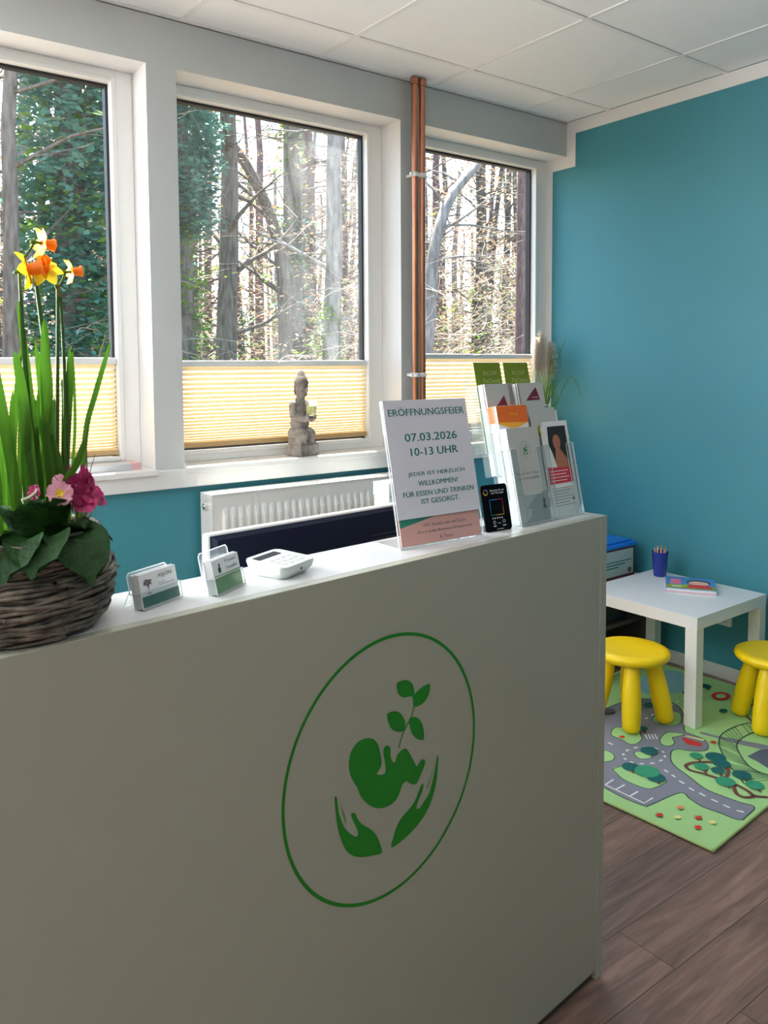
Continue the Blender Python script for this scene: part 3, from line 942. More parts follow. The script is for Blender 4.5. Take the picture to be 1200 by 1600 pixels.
# ---------------------------------------------------------------- announcement in an acrylic stand
def sign_stand():
    W, Hs, TH = 0.218, 0.284, 11.8
    s0, d0, rz = -0.492, 0.058, radians(-6.5)
    e = thing('acrylic_sign_stand', 'slanted clear acrylic stand holding the announcement sheet', 'sign stand', c2w(s0, d0), YAW + rz)
    L = lean(TH)
    b = MB()
    b.box(-W / 2, W / 2, 0.0, 0.002, 0.002, Hs, T=L)
    b.box(-W / 2, W / 2, 0.0045, 0.0065, 0.002, Hs, T=L)
    b.box(-W / 2, W / 2, 0.0, 0.085, 0.0, 0.003)
    b.build('holder_sheet', M['acryl'], e)
    f = MB()
    f.tube([L @ Vector(p) for p in ((-W / 2, 0.003, 0.003), (-W / 2, 0.003, Hs), (W / 2, 0.003, Hs), (W / 2, 0.003, 0.003), (-W / 2, 0.003, 0.003))], 0.0011, 6)
    f.tube([(-W / 2, 0.0, 0.0016), (-W / 2, 0.085, 0.0016), (W / 2, 0.085, 0.0016), (W / 2, 0.0, 0.0016)], 0.0014, 6)
    f.build('holder_edge', M['acryl_edge'], e)
    # lower flyer inside the holder
    p = thing('event_flyer', 'salmon and green flyer showing below the announcement sheet', 'flyer', c2w(s0, d0), YAW + rz)
    w2 = 0.206
    MB().box(-w2 / 2, w2 / 2, 0.0026, 0.0040, 0.005, 0.20, T=L).build('flyer_sheet', M['pink'], p)
    F = L @ frame((0, 0.0026, 0.0), (1, 0, 0), (0, 0, 1))
    g = MB()
    g.poly([(-w2 / 2 + 0.001, 0.0400), (0.004, 0.0585), (-w2 / 2 + 0.001, 0.0625)], F, 0.0003)
    g.build('green_wedge', M['leafgreen'], p)
    g = MB()
    g.poly([(-w2 / 2, 0.0626), (0.004, 0.0586), (w2 / 2, 0.0560), (w2 / 2, 0.12), (-w2 / 2, 0.12)], F, 0.0003)
    g.build('white_field', M['paper'], p)
    for ln in (('Wir freuen uns auf Euch', 0.010, 0.0405, 0.110, 0.0066), ('Eure Julia Bastian Hebamme', 0.010, 0.0275, 0.140, 0.0066), ('& Team', 0.010, 0.0145, 0.034, 0.0064)):
        text_mesh([ln], M['ink_grey'], p, F, 0.0005)
    # upper announcement sheet stuck on the front of the holder
    q = thing('announcement_sheet', 'pale lilac opening announcement with teal lettering on the slanted stand', 'poster', c2w(s0, d0), YAW + rz)
    z0, z1 = 0.056, Hs + 0.001
    w3 = 0.214
    MB().box(-w3 / 2, w3 / 2, -0.0014, -0.0004, z0, z1, T=L).build('sheet', M['poster'], q)
    F = L @ frame((0, -0.0014, 0.0), (1, 0, 0), (0, 0, 1))
    def V(fr):
        return Hs * (1 - fr)
    text_mesh([('ERÖFFNUNGSFEIER', 0.0, V(0.077), 0.196, 0.0165)], M['ink_teal'], q, F, 0.0004, 'title_lettering', 0.0005)
    text_mesh([('07.03.2026', 0.002, V(0.257), 0.134, 0.0155), ('10-13 UHR', 0.006, V(0.358), 0.122, 0.0155)], M['ink_teal'], q, F, 0.0004, 'date_lettering', 0.0007)
    text_mesh([('JEDER IST HERZLICH', 0.004, V(0.512), 0.146, 0.0098), ('WILLKOMMEN!', 0.004, V(0.574), 0.102, 0.0098),
               ('FÜR ESSEN UND TRINKEN', 0.004, V(0.638), 0.182, 0.0120), ('IST GESORGT.', 0.004, V(0.698), 0.098, 0.0098)],
              M['ink_teal'], q, F, 0.0004, bold=0.0005)
sign_stand()

# ---------------------------------------------------------------- black review card
def review_card():
    e = thing('review_card', 'black upright review card with white lettering between sign and brochures', 'card', c2w(-0.320, 0.058), YAW + radians(-8))
    L = lean(12)
    w, h = 0.074, 0.098
    F = L @ frame((0, 0, 0), (1, 0, 0), (0, 0, 1))
    MB().prism(rrect(-w / 2, w / 2, 0.001, h, 0.007), F, -0.003, 0.0).build('plate', M['blackgloss'], e)
    f = MB()
    f.box(-w / 2 + 0.004, w / 2 - 0.004, 0.0, 0.05, 0.0005, 0.0025)
    f.build('foot', M['blackgloss'], e)
    text_mesh([('Bewerten Sie uns', 0.008, h - 0.0125, 0.040, 0.0042), ('auf Google', 0.008, h - 0.0185, 0.036, 0.0050)], M['ink_white'], e, F, 0.0004)
    for k, (a0, c) in enumerate(((0.1, 'bookblue'), (1.7, 'red'), (3.2, 'gold'), (4.7, 'lime'))):
        t = MB()
        t.stroke(circle(-0.025, h - 0.0155, 0.0055, 0.0055, 8, a0, a0 + 1.5), 0.0022, F, 0.0004)
        t.build('ring_segment', M[c], e)
    for (pts, c) in (([(-0.017, 0.048), (-0.017, 0.034), (-0.002, 0.034)], 'leafgreen'), ([(-0.002, 0.034), (0.019, 0.034), (0.019, 0.048)], 'gold'),
                     ([(0.019, 0.048), (0.019, 0.066), (0.004, 0.066)], 'red'), ([(0.004, 0.066), (-0.017, 0.066), (-0.017, 0.048)], 'bookblue')):
        t = MB()
        t.stroke(pts, 0.0012, F, 0.0004)
        t.build('frame_line', M[c], e)
    st = MB()
    for k in range(5):
        c0 = -0.014 + k * 0.0065
        pts = []
        for j in range(10):
            r = 0.0024 if j % 2 == 0 else 0.0011
            a = pi / 2 + j * pi / 5
            pts.append((c0 + r * cos(a), 0.0275 + r * sin(a)))
        st.poly(pts, F, 0.0004)
    st.build('stars', M['ink_white'], e)
    ic = MB()
    for (cx, cy) in ((-0.011, 0.0190), (0.016, 0.0195)):
        n = 14
        o1 = circle(cx, cy, 0.0038, 0.0032, n); o2 = circle(cx, cy, 0.0029, 0.0024, n)
        ic.add([F @ Vector((p[0], p[1], 0.0004)) for p in o1 + o2], [(i, (i + 1) % n, n + (i + 1) % n, n + i) for i in range(n)])
    for k in range(3):
        ic.stroke(circle(-0.011, 0.009, 0.002 + 0.0015 * k, 0.0015 + 0.0013 * k, 6, 0.5, pi - 0.5), 0.0006, F, 0.0004)
    ic.stroke([(0.011, 0.011), (0.021, 0.011)], 0.0014, F, 0.0004)
    ic.stroke([(-0.002, 0.0165), (0.007, 0.0165)], 0.0008, F, 0.0004)
    ic.stroke([(-0.006, 0.0045), (0.013, 0.0045)], 0.0010, F, 0.0004)
    ic.build('icons', M['ink_white'], e)
review_card()
# ---------------------------------------------------------------- tiered brochure holder and its leaflets
BS, BD = -0.262, 0.046           # front left corner on the counter
TIER = [(0.000, 0.004), (0.034, 0.056), (0.066, 0.104), (0.096, 0.152)]     # depth and height of each pocket floor
PW = 0.118                        # pocket pitch
LEAN = 11.5
def brochure_holder():
    e = thing('brochure_holder', 'clear acrylic brochure holder with stepped pockets at the counter end', 'brochure holder', c2w(BS, BD), YAW)
    W = PW * 2 + 0.004
    b = MB(); f = MB()
    for k, (dy, dz) in enumerate(TIER):
        L = Matrix.Translation((0, dy, dz)) @ lean(LEAN)
        fh = 0.165 if k == 0 else 0.150
        for j in range(2):
            x0 = 0.002 + j * PW
            # front face of each pocket: two side cheeks and a low lip (a tall thumb notch between them)
            b.box(x0, x0 + 0.024, 0.0, 0.0018, 0.0, fh, T=L)
            b.box(x0 + PW - 0.026, x0 + PW - 0.002, 0.0, 0.0018, 0.0, fh, T=L)
            b.box(x0 + 0.024, x0 + PW - 0.026, 0.0, 0.0018, 0.0, 0.062, T=L)
            path = [(x0, 0.0, 0.002), (x0, 0.0, fh - 0.004), (x0 + 0.004, 0.0, fh), (x0 + 0.020, 0.0, fh), (x0 + 0.024, 0.0, fh - 0.004),
                    (x0 + 0.024, 0.0, 0.068), (x0 + 0.030, 0.0, 0.062), (x0 + PW - 0.032, 0.0, 0.062), (x0 + PW - 0.026, 0.0, 0.068),
                    (x0 + PW - 0.026, 0.0, fh - 0.004), (x0 + PW - 0.022, 0.0, fh), (x0 + PW - 0.006, 0.0, fh), (x0 + PW - 0.002, 0.0, fh - 0.004), (x0 + PW - 0.002, 0.0, 0.002)]
            f.tube([L @ Vector(p) for p in path], 0.0009, 5)
        b.box(0, W, 0.0, 0.030, -0.002, 0.0, T=L)
        b.box(0, W, 0.030, 0.0316, 0.0, 0.190, T=L)
        for xx in (0.0, PW, W - 0.0016):
            b.box(xx, xx + 0.0016, 0.0018, 0.030, 0.0, fh, T=L)
        f.tube([L @ Vector(p) for p in ((0, 0, 0), (W, 0, 0))], 0.0012, 5)
        f.tube([L @ Vector(p) for p in ((W, 0, 0), (W, 0, fh), (W, 0.030, fh))], 0.0010, 5)
        f.tube([L @ Vector(p) for p in ((0, 0, fh), (0, 0.030, fh))], 0.0009, 5)
    # base foot under the steps
    b.box(0, W, -0.002, 0.118, 0.0, 0.002)
    f.tube([(0, -0.002, 0.0012), (W, -0.002, 0.0012), (W, 0.118, 0.0012), (0, 0.118, 0.0012), (0, -0.002, 0.0012)], 0.0011, 5)
    b.build('pocket_body', M['acryl'], e)
    f.build('pocket_edge', M['acryl_edge'], e)
brochure_holder()

def leaflet(tier, col, label, group=None, h=0.21, w=0.099, n=0, thick=0.0012, base='greypaper', dx=0.0, cat='leaflet', dz=0.0):
    dy, z0 = TIER[tier]
    e = thing('leaflet', label, cat, c2w(BS, BD), YAW, group)
    L = Matrix.Translation((0, dy, z0)) @ lean(LEAN)
    x0 = 0.010 + col * PW + dx
    y0 = 0.0026 + n * 0.0021
    MB().box(x0, x0 + w, y0, y0 + thick, 0.001 + dz, h + dz, T=L).build('paper_sheet', M[base], e)
    F = L @ frame((x0, y0, 0.001 + dz), (1, 0, 0), (0, 0, 1))
    return e, F, w, h

# front pocket, column beside the review card: a thick stack
e, F, w, h = leaflet(0, 0, 'grey midwifery leaflet with a green plant emblem at the front of the lowest pocket', thick=0.0016, w=0.112, dx=-0.0065)
lg = MB()
ex, ey = w * 0.50, h * 0.76
nn = 28
o1 = circle(ex, ey, 0.0185, 0.0185, nn); o2 = circle(ex, ey, 0.0178, 0.0178, nn)
lg.add([F @ Vector((p[0], p[1], 0.0004)) for p in o1 + o2], [(i, (i + 1) % nn, nn + (i + 1) % nn, nn + i) for i in range(nn)])
sc = 0.0178 / 0.2275
for k in ('leafTL', 'leafTR', 'leafBL', 'leafBR', 'baby', 'handL', 'handR'):
    lg.poly([((a + 0.703) * sc + ex, (b - 0.757) * sc + ey) for a, b in LOGO[k]], F, 0.0004)
lg.stroke([((a + 0.703) * sc + ex, (b - 0.757) * sc + ey) for a, b in LOGO['stem']], 0.0006, F, 0.0004)
lg.build('round_emblem', M['green'], e)
text_mesh([('Praxis für Frauen', w * 0.5, h * 0.515, w * 0.78, 0.0052), ('und Gesundheit', w * 0.5, h * 0.465, w * 0.72, 0.0052)], M['ink_grey'], e, F, 0.0004)
c = MB()
c.poly([(0.001, 0.001), (w - 0.001, 0.001), (w - 0.001, h * 0.31), (w * 0.70, h * 0.30), (w * 0.45, h * 0.22), (w * 0.25, h * 0.155), (w * 0.42, h * 0.14), (w * 0.36, h * 0.06), (0.02, 0.004)], F, 0.0003)
c.build('grey_silhouette', mat('mid_grey_print', lin(158, 160, 162), 0.5), e)
c = MB()
c.poly([(w * 0.78, h * 0.13), (w * 0.92, h * 0.125), (w * 0.86, h * 0.17), (w * 0.88, h * 0.225), (w * 0.82, h * 0.235), (w * 0.80, h * 0.17)], F, 0.0005)
c.build('dark_figure', M['ink_dark'], e)
for k in range(1, 8):
    leaflet(0, 0, 'white-edged leaflet stacked behind the grey plant emblem leaflet', 'leaflets stacked in the lowest pocket', n=k * 1.6, base='paper', thick=0.0022, w=0.112, dx=-0.0065)

# front pocket, other column: leaflet with a printed portrait
e, F, w, h = leaflet(0, 1, 'leaflet with a dark-haired portrait and a red block in the lowest pocket', base='paper', h=0.205)
u = lambda a, b: (a * w, b * h)
g = MB(); g.poly([u(0.24, 0.999), u(0.95, 0.999), u(0.95, 0.52), u(0.42, 0.52), u(0.30, 0.70), u(0.20, 0.80)], F, 0.0003); g.build('portrait_hair', mat('printed_dark_hair', lin(38, 22, 20), 0.5), e)
g = MB()
g.poly(circle(w * 0.52, h * 0.82, w * 0.15, h * 0.085, 18), F, 0.0005)
g.poly([u(0.45, 0.76), u(0.62, 0.74), u(0.90, 0.60), u(0.92, 0.50), u(0.40, 0.50), u(0.38, 0.62)], F, 0.00045)
g.build('portrait_skin', M['skin'], e)
g = MB(); g.poly([u(0.02, 0.36), u(0.95, 0.36), u(0.95, 0.52), u(0.02, 0.55)], F, 0.0007)
g.build('red_block', M['red'], e)
g = MB()
for k in range(4):
    g.stroke([u(0.08, 0.50 - k * 0.035), u(0.80 - 0.1 * (k % 2), 0.497 - k * 0.035)], 0.0016, F, 0.0009)
g.build('white_lines', M['ink_white'], e)
g = MB()
for k in range(7):
    g.stroke([u(0.08, 0.31 - k * 0.032), u(0.88 - 0.1 * (k % 3), 0.31 - k * 0.032)], 0.0011, F, 0.0004)
g.poly([u(0.78, 0.16), u(0.90, 0.16), u(0.84, 0.205)], F, 0.0005)
g.build('grey_lines', M['ink_grey'], e)
leaflet(0, 1, 'white leaflet standing behind the portrait leaflet', n=2, base='paper', h=0.2, dx=0.012, dz=0.018)

# second tier
e, F, w, h = leaflet(1, 0, 'white leaflet with an orange band along its top in the second tier', base='paper', h=0.205, w=0.108, thick=0.004)
g = MB()
g.poly([(0.0, h * 0.82), (w, h * 0.80), (w, h - 0.0015), (0, h - 0.0015)], F, 0.0004)
g.build('orange_band', M['orange'], e)
g = MB()
pts = [(0.0, h * 0.82)] + [(w * t / 8, h * (0.805 - 0.055 * sin(pi * t / 8))) for t in range(9)] + [(w, h * 0.825)]
g.poly(pts, F, 0.0003); g.build('gold_swoosh', M['gold'], e)
text_mesh([('Flug', w * 0.55, h * 0.90, w * 0.26, 0.009)], M['gold'], e, F, 0.0006)
for k in range(1, 5):
    ee, F2, w2, h2 = leaflet(1, 0, 'orange-edged leaflet stacked behind the orange band leaflet', 'leaflets stacked behind the orange band leaflet', n=1.2 + k * 2.2, base='paper', h=0.205, w=0.108, thick=0.004)
    q = MB(); L = Matrix.Translation((0, TIER[1][0], TIER[1][1])) @ lean(LEAN)
    y0 = 0.0026 + (1.2 + k * 2.2) * 0.0021
    q.box(0.0097, 0.010, y0, y0 + 0.004, h2 * 0.82, h2, T=L); q.box(0.0097, 0.118, y0, y0 + 0.004, h2, h2 + 0.0004, T=L)
    q.build('orange_edge', M['orange'], ee)
e, F, w, h = leaflet(1, 1, 'grey leaflet with a yellow-green triangle in the second tier', h=0.195)
g = MB(); g.poly([(w * 0.05, h * 0.66), (w * 0.42, h * 0.66), (w * 0.27, h * 0.80)], F, 0.0004); g.build('green_triangle', M['lime'], e)
leaflet(1, 1, 'plain white folder sticking up behind the portrait leaflet', n=3, base='paper', h=0.2, w=0.085, dx=0.030, dz=-0.012)

# third tier: two grey leaflets with dark red triangles
for col in (0, 1):
    e, F, w, h = leaflet(2, col, ['grey leaflet with a dark red triangle above the orange band leaflet', 'grey leaflet with a dark red triangle above the green triangle leaflet'][col],
                         'grey leaflets with dark red triangles', h=0.205, thick=0.003)
    g = MB()
    a, b = (0.22, 0.74) if col == 0 else (0.25, 0.80)
    z = 0.71 if col == 0 else 0.79
    g.poly([(w * a, h * z), (w * b, h * (z + 0.005)), (w * (b - 0.10), h * (z + 0.155))], F, 0.0004)
    g.build('red_triangle', M['maroon'], e)
    text_mesh([('mutig', w * (b - 0.20), h * (z + 0.035), w * 0.24, 0.0045)], M['ink_white'], e, F, 0.0006)
    g = MB()
    if col == 0:
        for k in range(3):
            g.stroke([(w * (0.955 - 0.05 * k), h * 0.45), (w * (0.955 - 0.05 * k), h - 0.002)], 0.0022, F, 0.0004)
    else:
        g.stroke([(w * 0.025, h * 0.45), (w * 0.025, h - 0.002)], 0.0022, F, 0.0004)
    g.build('brown_stripe', M['brown'], e)
    for k in range(1, 4):
        leaflet(2, col, ['white-edged leaflet stacked behind the red triangle leaflet above the orange band', 'white-edged leaflet stacked behind the red triangle leaflet above the green triangle'][col],
                'leaflets stacked in the third tier', n=1.2 + k * 2.0, base='paper', h=0.205, thick=0.0036)

# top tier: two olive green leaflets
for col in (0, 1):
    e, F, w, h = leaflet(3, col, ['olive green leaflet in the topmost tier, the one nearer the announcement', 'olive green leaflet in the topmost tier, the one nearer the teal wall'][col],
                         'olive green leaflets in the topmost tier', h=0.205, base='olive', w=0.094, dx=-0.002 - 0.012 * col)
    text_mesh([('IKCOM', w * 0.56, h * 0.875, w * 0.50, 0.0100), ('FitCheck', w * 0.60, h * 0.790, w * 0.66, 0.0105)], M['olive_ink'], e, F, 0.0004)

# ---------------------------------------------------------------- monitor on the desk behind the counter
def monitor():
    e = thing('monitor', 'computer monitor with a dark back and white rim behind the counter', 'monitor', c2w(-0.556, 0.318, 0.743), YAW)
    W, z0, z1 = 0.615, 0.06, 0.398
    MB().prism(rrect(-W / 2, W / 2, z0, z1, 0.006), FRONT, -0.022, -0.004).build('rim', M['plastic_white'], e)
    b = MB()
    vs = []
    for (mx, mz, y) in ((0.005, 0.004, 0.004), (0.012, 0.010, -0.012)):
        vs += [(-W / 2 + mx, y, z0 + mz), (W / 2 - mx, y, z0 + mz), (W / 2 - mx, y, z1 - mz), (-W / 2 + mx, y, z1 - mz)]
    b.add(vs, [(0, 1, 5, 4), (1, 2, 6, 5), (2, 3, 7, 6), (3, 0, 4, 7), (4, 5, 6, 7)])
    b.build('back_cover', M['navyback'], e)
    g = MB()
    for k in range(9):
        zz = z1 - 0.06 - k * 0.010
        g.box(0.10, W / 2 - 0.03, -0.0128, -0.012, zz, zz + 0.003)
    g.build('vent_slots', M['black'], e)
    MB().box(-W / 2 + 0.012, W / 2 - 0.012, 0.0222, 0.023, z0 + 0.014, z1 - 0.012).build('screen', M['blackgloss'], e)
    MB().box(-0.03, 0.03, -0.045, -0.013, 0.008, 0.25).build('neck', M['plastic_white'], e, bevel=0.004)
    MB().prism(rrect(-0.12, 0.12, -0.11, 0.09, 0.01), IDENT, 0.0, 0.008).build('stand_foot', M['plastic_white'], e)
monitor()

e = thing('white_carton', 'bright white carton standing on the desk behind the monitor', 'box', c2w(-0.212, 0.50, 0.743), YAW)
MB().box(0.002, 0.198, 0.002, 0.058, 0.0, 0.375).build('carton_body', M['plastic_white'], e, bevel=0.003)
MB().box(0.0, 0.200, 0.0, 0.060, 0.376, 0.412).build('carton_lid', M['plastic_white'], e, bevel=0.002)
# ---------------------------------------------------------------- flower basket on the counter
def blade_mesh(path, w, fold=0.25, taper=0.35, face=Vector((0, -1, 0))):
    """strap leaf along a path, folded a little along its midrib"""
    P = smooth_path(path, 5)
    n = len(P)
    vs = []
    for i, p in enumerate(P):
        t = (P[min(i + 1, n - 1)] - P[max(i - 1, 0)]).normalized()
        s = t.cross(face)
        if s.length < 1e-4:
            s = Vector((1, 0, 0))
        s.normalize()
        nn = s.cross(t).normalized()
        k = i / (n - 1)
        ww = w * (0.75 + 0.25 * min(1, k / 0.3)) * (1.0 if k < 1 - taper else max(0.06, math.sqrt(max(0, 1 - ((k - 1 + taper) / taper) ** 2))))
        vs += [p - s * ww / 2 + nn * fold * ww * 0.5, p, p + s * ww / 2 + nn * fold * ww * 0.5]
    fs = []
    for i in range(n - 1):
        a = 3 * i
        fs += [(a, a + 1, a + 4, a + 3), (a + 1, a + 2, a + 5, a + 4)]
    return vs, fs

def round_leaf(base, direction, length, width, droop, up=Vector((0, 0, 1)), lobes=0.10, nu=10, nv=7, twist=0.0):
    """broad crinkled leaf with a midrib, starting at base"""
    d = Vector(direction).normalized()
    s = d.cross(up)
    if s.length < 1e-3:
        s = Vector((1, 0, 0))
    s.normalize()
    s = (s * cos(twist) + s.cross(d) * sin(twist)).normalized()
    nrm = s.cross(d).normalized()
    vs = []
    for i in range(nu + 1):
        t = i / nu
        ww = width * math.sqrt(max(0.0, sin(pi * (0.08 + 0.87 * t ** 1.15))))
        if i == nu:
            ww *= 0.45
        c = Vector(base) + d * (length * t) - Vector((0, 0, 1)) * (droop * t * t) + nrm * (0.18 * length * sin(pi * t))
        for j in range(nv):
            q = (j / (nv - 1) - 0.5) * 2
            wob = lobes * width * 0.18 * sin(9 * t * pi + q * 2)
            vs.append(c + s * (q * ww / 2) + nrm * (0.16 * width * q * q + wob * abs(q)))
    fs = []
    for i in range(nu):
        for j in range(nv - 1):
            a = i * nv + j
            fs.append((a, a + 1, a + nv + 1, a + nv))
    return vs, fs

def flower_basket():
    bs, bd = -1.290, 0.122
    e = thing('flower_basket', 'woven twig basket planted with daffodils and pink primroses on the counter', 'plant', c2w(bs, bd), YAW)
    random.seed(11)
    R, Hb = 0.132, 0.128
    def rad(z):
        t = z / Hb
        return 0.102 + 0.032 * sin(pi * (0.10 + 0.78 * t))
    # wicker body: inner liner and many wound twigs
    b = MB()
    b.lathe([(0.0, 0.002), (0.093, 0.002), (rad(0.02) - 0.010, 0.02), (rad(0.06) - 0.010, 0.06), (rad(0.10) - 0.010, 0.10), (rad(Hb) - 0.014, Hb - 0.002), (rad(Hb) - 0.022, Hb - 0.004), (rad(Hb) - 0.022, Hb - 0.024), (0.0, Hb - 0.024)], 40)
    b.build('liner', M['wicker'], e)
    tw = MB()
    z = 0.006
    k = 0
    for k in range(92):
        z0 = 0.005 + (Hb - 0.008) * k / 91
        r0 = random.uniform(0.0012, 0.0033)
        ph = random.uniform(0, 2 * pi)
        span = random.uniform(1.5, 2.1) * pi
        tilt = random.uniform(-0.016, 0.016)
        path = []
        for i in range(40):
            a = ph + span * i / 39
            zz = min(max(z0 + tilt * sin(a * 1.0 + k) + 0.0042 * sin(4 * a + k * 2.1), 0.0045), Hb + 0.002)
            rr = rad(zz) - 0.006 + 0.0070 * sin(3 * a + k * 1.7) + random.uniform(-0.0012, 0.0012)
            path.append((rr * cos(a), rr * sin(a), zz))
        tw.tube(path, r0, 6)
    for k in range(26):
        a = random.uniform(0, 2 * pi); zz = random.uniform(0.01, Hb)
        rr = rad(zz)
        p = Vector((rr * cos(a), rr * sin(a), zz))
        q = p + Vector((cos(a + random.uniform(-0.9, 0.9)), sin(a + random.uniform(-0.9, 0.9)), random.uniform(-0.5, 0.6))) * random.uniform(0.006, 0.020)
        q.z = max(q.z, 0.003)
        tw.tube([p * 0.97, q], [0.0012, 0.0006], 4)
    tw.build('woven_twigs', M['wicker'], e)
    MB().lathe([(0.0, Hb - 0.012), (0.06, Hb - 0.010), (rad(Hb) - 0.020, Hb - 0.016)], 30).build('soil', M['soil'], e)

    zs = Hb - 0.014
    def loc(s, z, d=0.10):            # counter coordinates -> basket coordinates
        return Vector((s - bs, d - bd, z - CT))
    # daffodil stems and flowers: (foot, tip)
    stems = [((-1.262, 0.10), (-1.2735, 1.580), (-1.270, 1.40), 0.0042),
             ((-1.240, 0.10), (-1.252, 1.571), (-1.240, 1.42), 0.0055),
             ((-1.232, 0.11), (-1.2235, 1.561), (-1.229, 1.40), 0.0042),
             ((-1.225, 0.10), (-1.2195, 1.560), (-1.218, 1.42), 0.0040),
             ((-1.255, 0.11), (-1.272, 1.548), (-1.268, 1.42), 0.0036)]
    for (s0, d0), (s1, z1), (sm_, zm), r in stems:
        m = MB()
        P = smooth_path([Vector((s0 - bs, d0 - bd, zs - 0.01)), loc(sm_, zm), loc(s1, z1)], 8)
        m.tube(P, [r * (1.0 - 0.35 * i / (len(P) - 1)) for i in range(len(P))], 8, squash=0.7)
        m.build('flower_stem', M['stalk'], e)
    random.seed(3)
    def daffodil(center, axis, size, stalk_from):
        ax = Vector(axis).normalized()
        q = ax.to_track_quat('Z', 'Y').to_matrix().to_4x4()
        T = Matrix.Translation(center) @ q
        p = MB()
        for k in range(6):
            a = pi / 3 * k + random.uniform(-0.15, 0.15)
            R_ = Matrix.Rotation(a, 4, 'Z')
            vs = []; fs = []
            n = 8
            for i in range(n + 1):
                t = i / n
                wq = size * 0.36 * sin(pi * min(1.0, t * 0.9 + 0.08)) ** 0.8 * (0.15 if i == n else 1)
                x = size * t
                z = -size * 0.22 * t * t + size * 0.05 * sin(pi * t) + random.uniform(-0.0004, 0.0004)
                vs += [(x, -wq, z + wq * 0.25), (x, 0, z), (x, wq, z + wq * 0.25)]
            for i in range(n):
                a0 = 3 * i
                fs += [(a0, a0 + 1, a0 + 4, a0 + 3), (a0 + 1, a0 + 2, a0 + 5, a0 + 4)]
            p.add(vs, fs, 0, True, T @ R_)
        po = p.build('daffodil_petals', M['petal'], e)
        t = MB()
        n = 24
        prof = [(0.14, 0.0), (0.26, 0.10), (0.29, 0.30), (0.30, 0.55), (0.34, 0.72), (0.40, 0.80)]
        vs = []; fs = []
        for (r, z) in prof:
            for j in range(n):
                a = 2 * pi * j / n
                f = 1 + (0.08 * sin(6 * a) if z > 0.6 else 0.03 * sin(6 * a))
                vs.append((size * r * f * cos(a), size * r * f * sin(a), size * z))
        for i in range(len(prof) - 1):
            for j in range(n):
                fs.append((i * n + j, i * n + (j + 1) % n, (i + 1) * n + (j + 1) % n, (i + 1) * n + j))
        fs.append(tuple(range(n)))
        t.add(vs, fs, 0, True, T)
        t.build('daffodil_trumpet', M['trumpet'], po)
        s = MB()
        s.tube(smooth_path([Vector(stalk_from), (Vector(stalk_from) + Vector(center)) / 2 + Vector((0, 0, 0.006)), Vector(center) - ax * size * 0.45, Vector(center)], 4), 0.0017, 6)
        s.ell(Vector(center) - ax * size * 0.45, (0.0034, 0.0034, 0.0048), T=q)
        s.build('daffodil_neck', M['stalk'], po)
    daffodil(loc(-1.2440, 1.6220), (0.97, 0.10, -0.05), 0.0225, loc(-1.266, 1.602))
    daffodil(loc(-1.2640, 1.5850), (0.80, -0.50, 0.22), 0.0290, loc(-1.2735, 1.575))
    daffodil(loc(-1.2405, 1.5860), (-0.30, -0.72, 0.60), 0.0245, loc(-1.224, 1.562))
    daffodil(loc(-1.2055, 1.5870), (0.96, -0.12, 0.12), 0.0195, loc(-1.221, 1.566))
    # dried sheath at the stem tops
    m = MB()
    m.tube([loc(-1.262, 1.567), loc(-1.264, 1.588), loc(-1.267, 1.604)], [0.0035, 0.0028, 0.0012], 7)
    m.tube([loc(-1.222, 1.552), loc(-1.2225, 1.565), loc(-1.230, 1.574)], [0.0042, 0.0032, 0.0008], 7)
    m.build('papery_sheath', mat('papery_sheath', (0.24, 0.20, 0.06), 0.7, transl=0.3), e)

    # strap leaves: foot s, d, middle, tip, width
    rnd = random.Random(8)
    def leaf(pts, w, m='blade'):
        mb = MB()
        vs, fs = blade_mesh(pts, w)
        mb.add(vs, fs, 0, True)
        mb.build('strap_leaf', M[m], e)
    zf = 1.215
    leaf([loc(-1.205, zf, 0.10), loc(-1.196, 1.36, 0.09), loc(-1.184, 1.42, 0.08), loc(-1.164, 1.492, 0.07)], 0.0080)
    leaf([loc(-1.228, zf, 0.10), loc(-1.220, 1.34, 0.10), loc(-1.212, 1.43, 0.10), loc(-1.2075, 1.487, 0.10)], 0.0115)
    leaf([loc(-1.243, zf, 0.09), loc(-1.246, 1.34, 0.09), loc(-1.248, 1.43, 0.09), loc(-1.247, 1.522, 0.09)], 0.0150)
    leaf([loc(-1.222, zf, 0.11), loc(-1.2175, 1.33, 0.11), loc(-1.214, 1.42, 0.11), loc(-1.217, 1.441, 0.11)], 0.0105)
    leaf([loc(-1.252, zf, 0.10), loc(-1.258, 1.33, 0.10), loc(-1.268, 1.45, 0.10), loc(-1.2765, 1.545, 0.10)], 0.0100)
    leaf([loc(-1.270, zf, 0.08), loc(-1.274, 1.32, 0.08), loc(-1.282, 1.42, 0.08), loc(-1.290, 1.478, 0.08)], 0.0135)
    leaf([loc(-1.285, zf, 0.09), loc(-1.296, 1.33, 0.09), loc(-1.312, 1.44, 0.09), loc(-1.334, 1.560, 0.09)], 0.0150)
    leaf([loc(-1.262, zf, 0.13), loc(-1.264, 1.33, 0.13), loc(-1.260, 1.40, 0.13), loc(-1.262, 1.45, 0.13)], 0.0115)
    leaf([loc(-1.236, zf, 0.13), loc(-1.235, 1.33, 0.13), loc(-1.228, 1.42, 0.13), loc(-1.230, 1.49, 0.13)], 0.0100)
    leaf([loc(-1.210, zf, 0.12), loc(-1.203, 1.31, 0.12), loc(-1.197, 1.38, 0.12), loc(-1.1965, 1.468, 0.12)], 0.0045)
    leaf([loc(-1.258, zf, 0.07), loc(-1.246, 1.29, 0.06), loc(-1.226, 1.33, 0.05), loc(-1.213, 1.362, 0.05)], 0.0100)
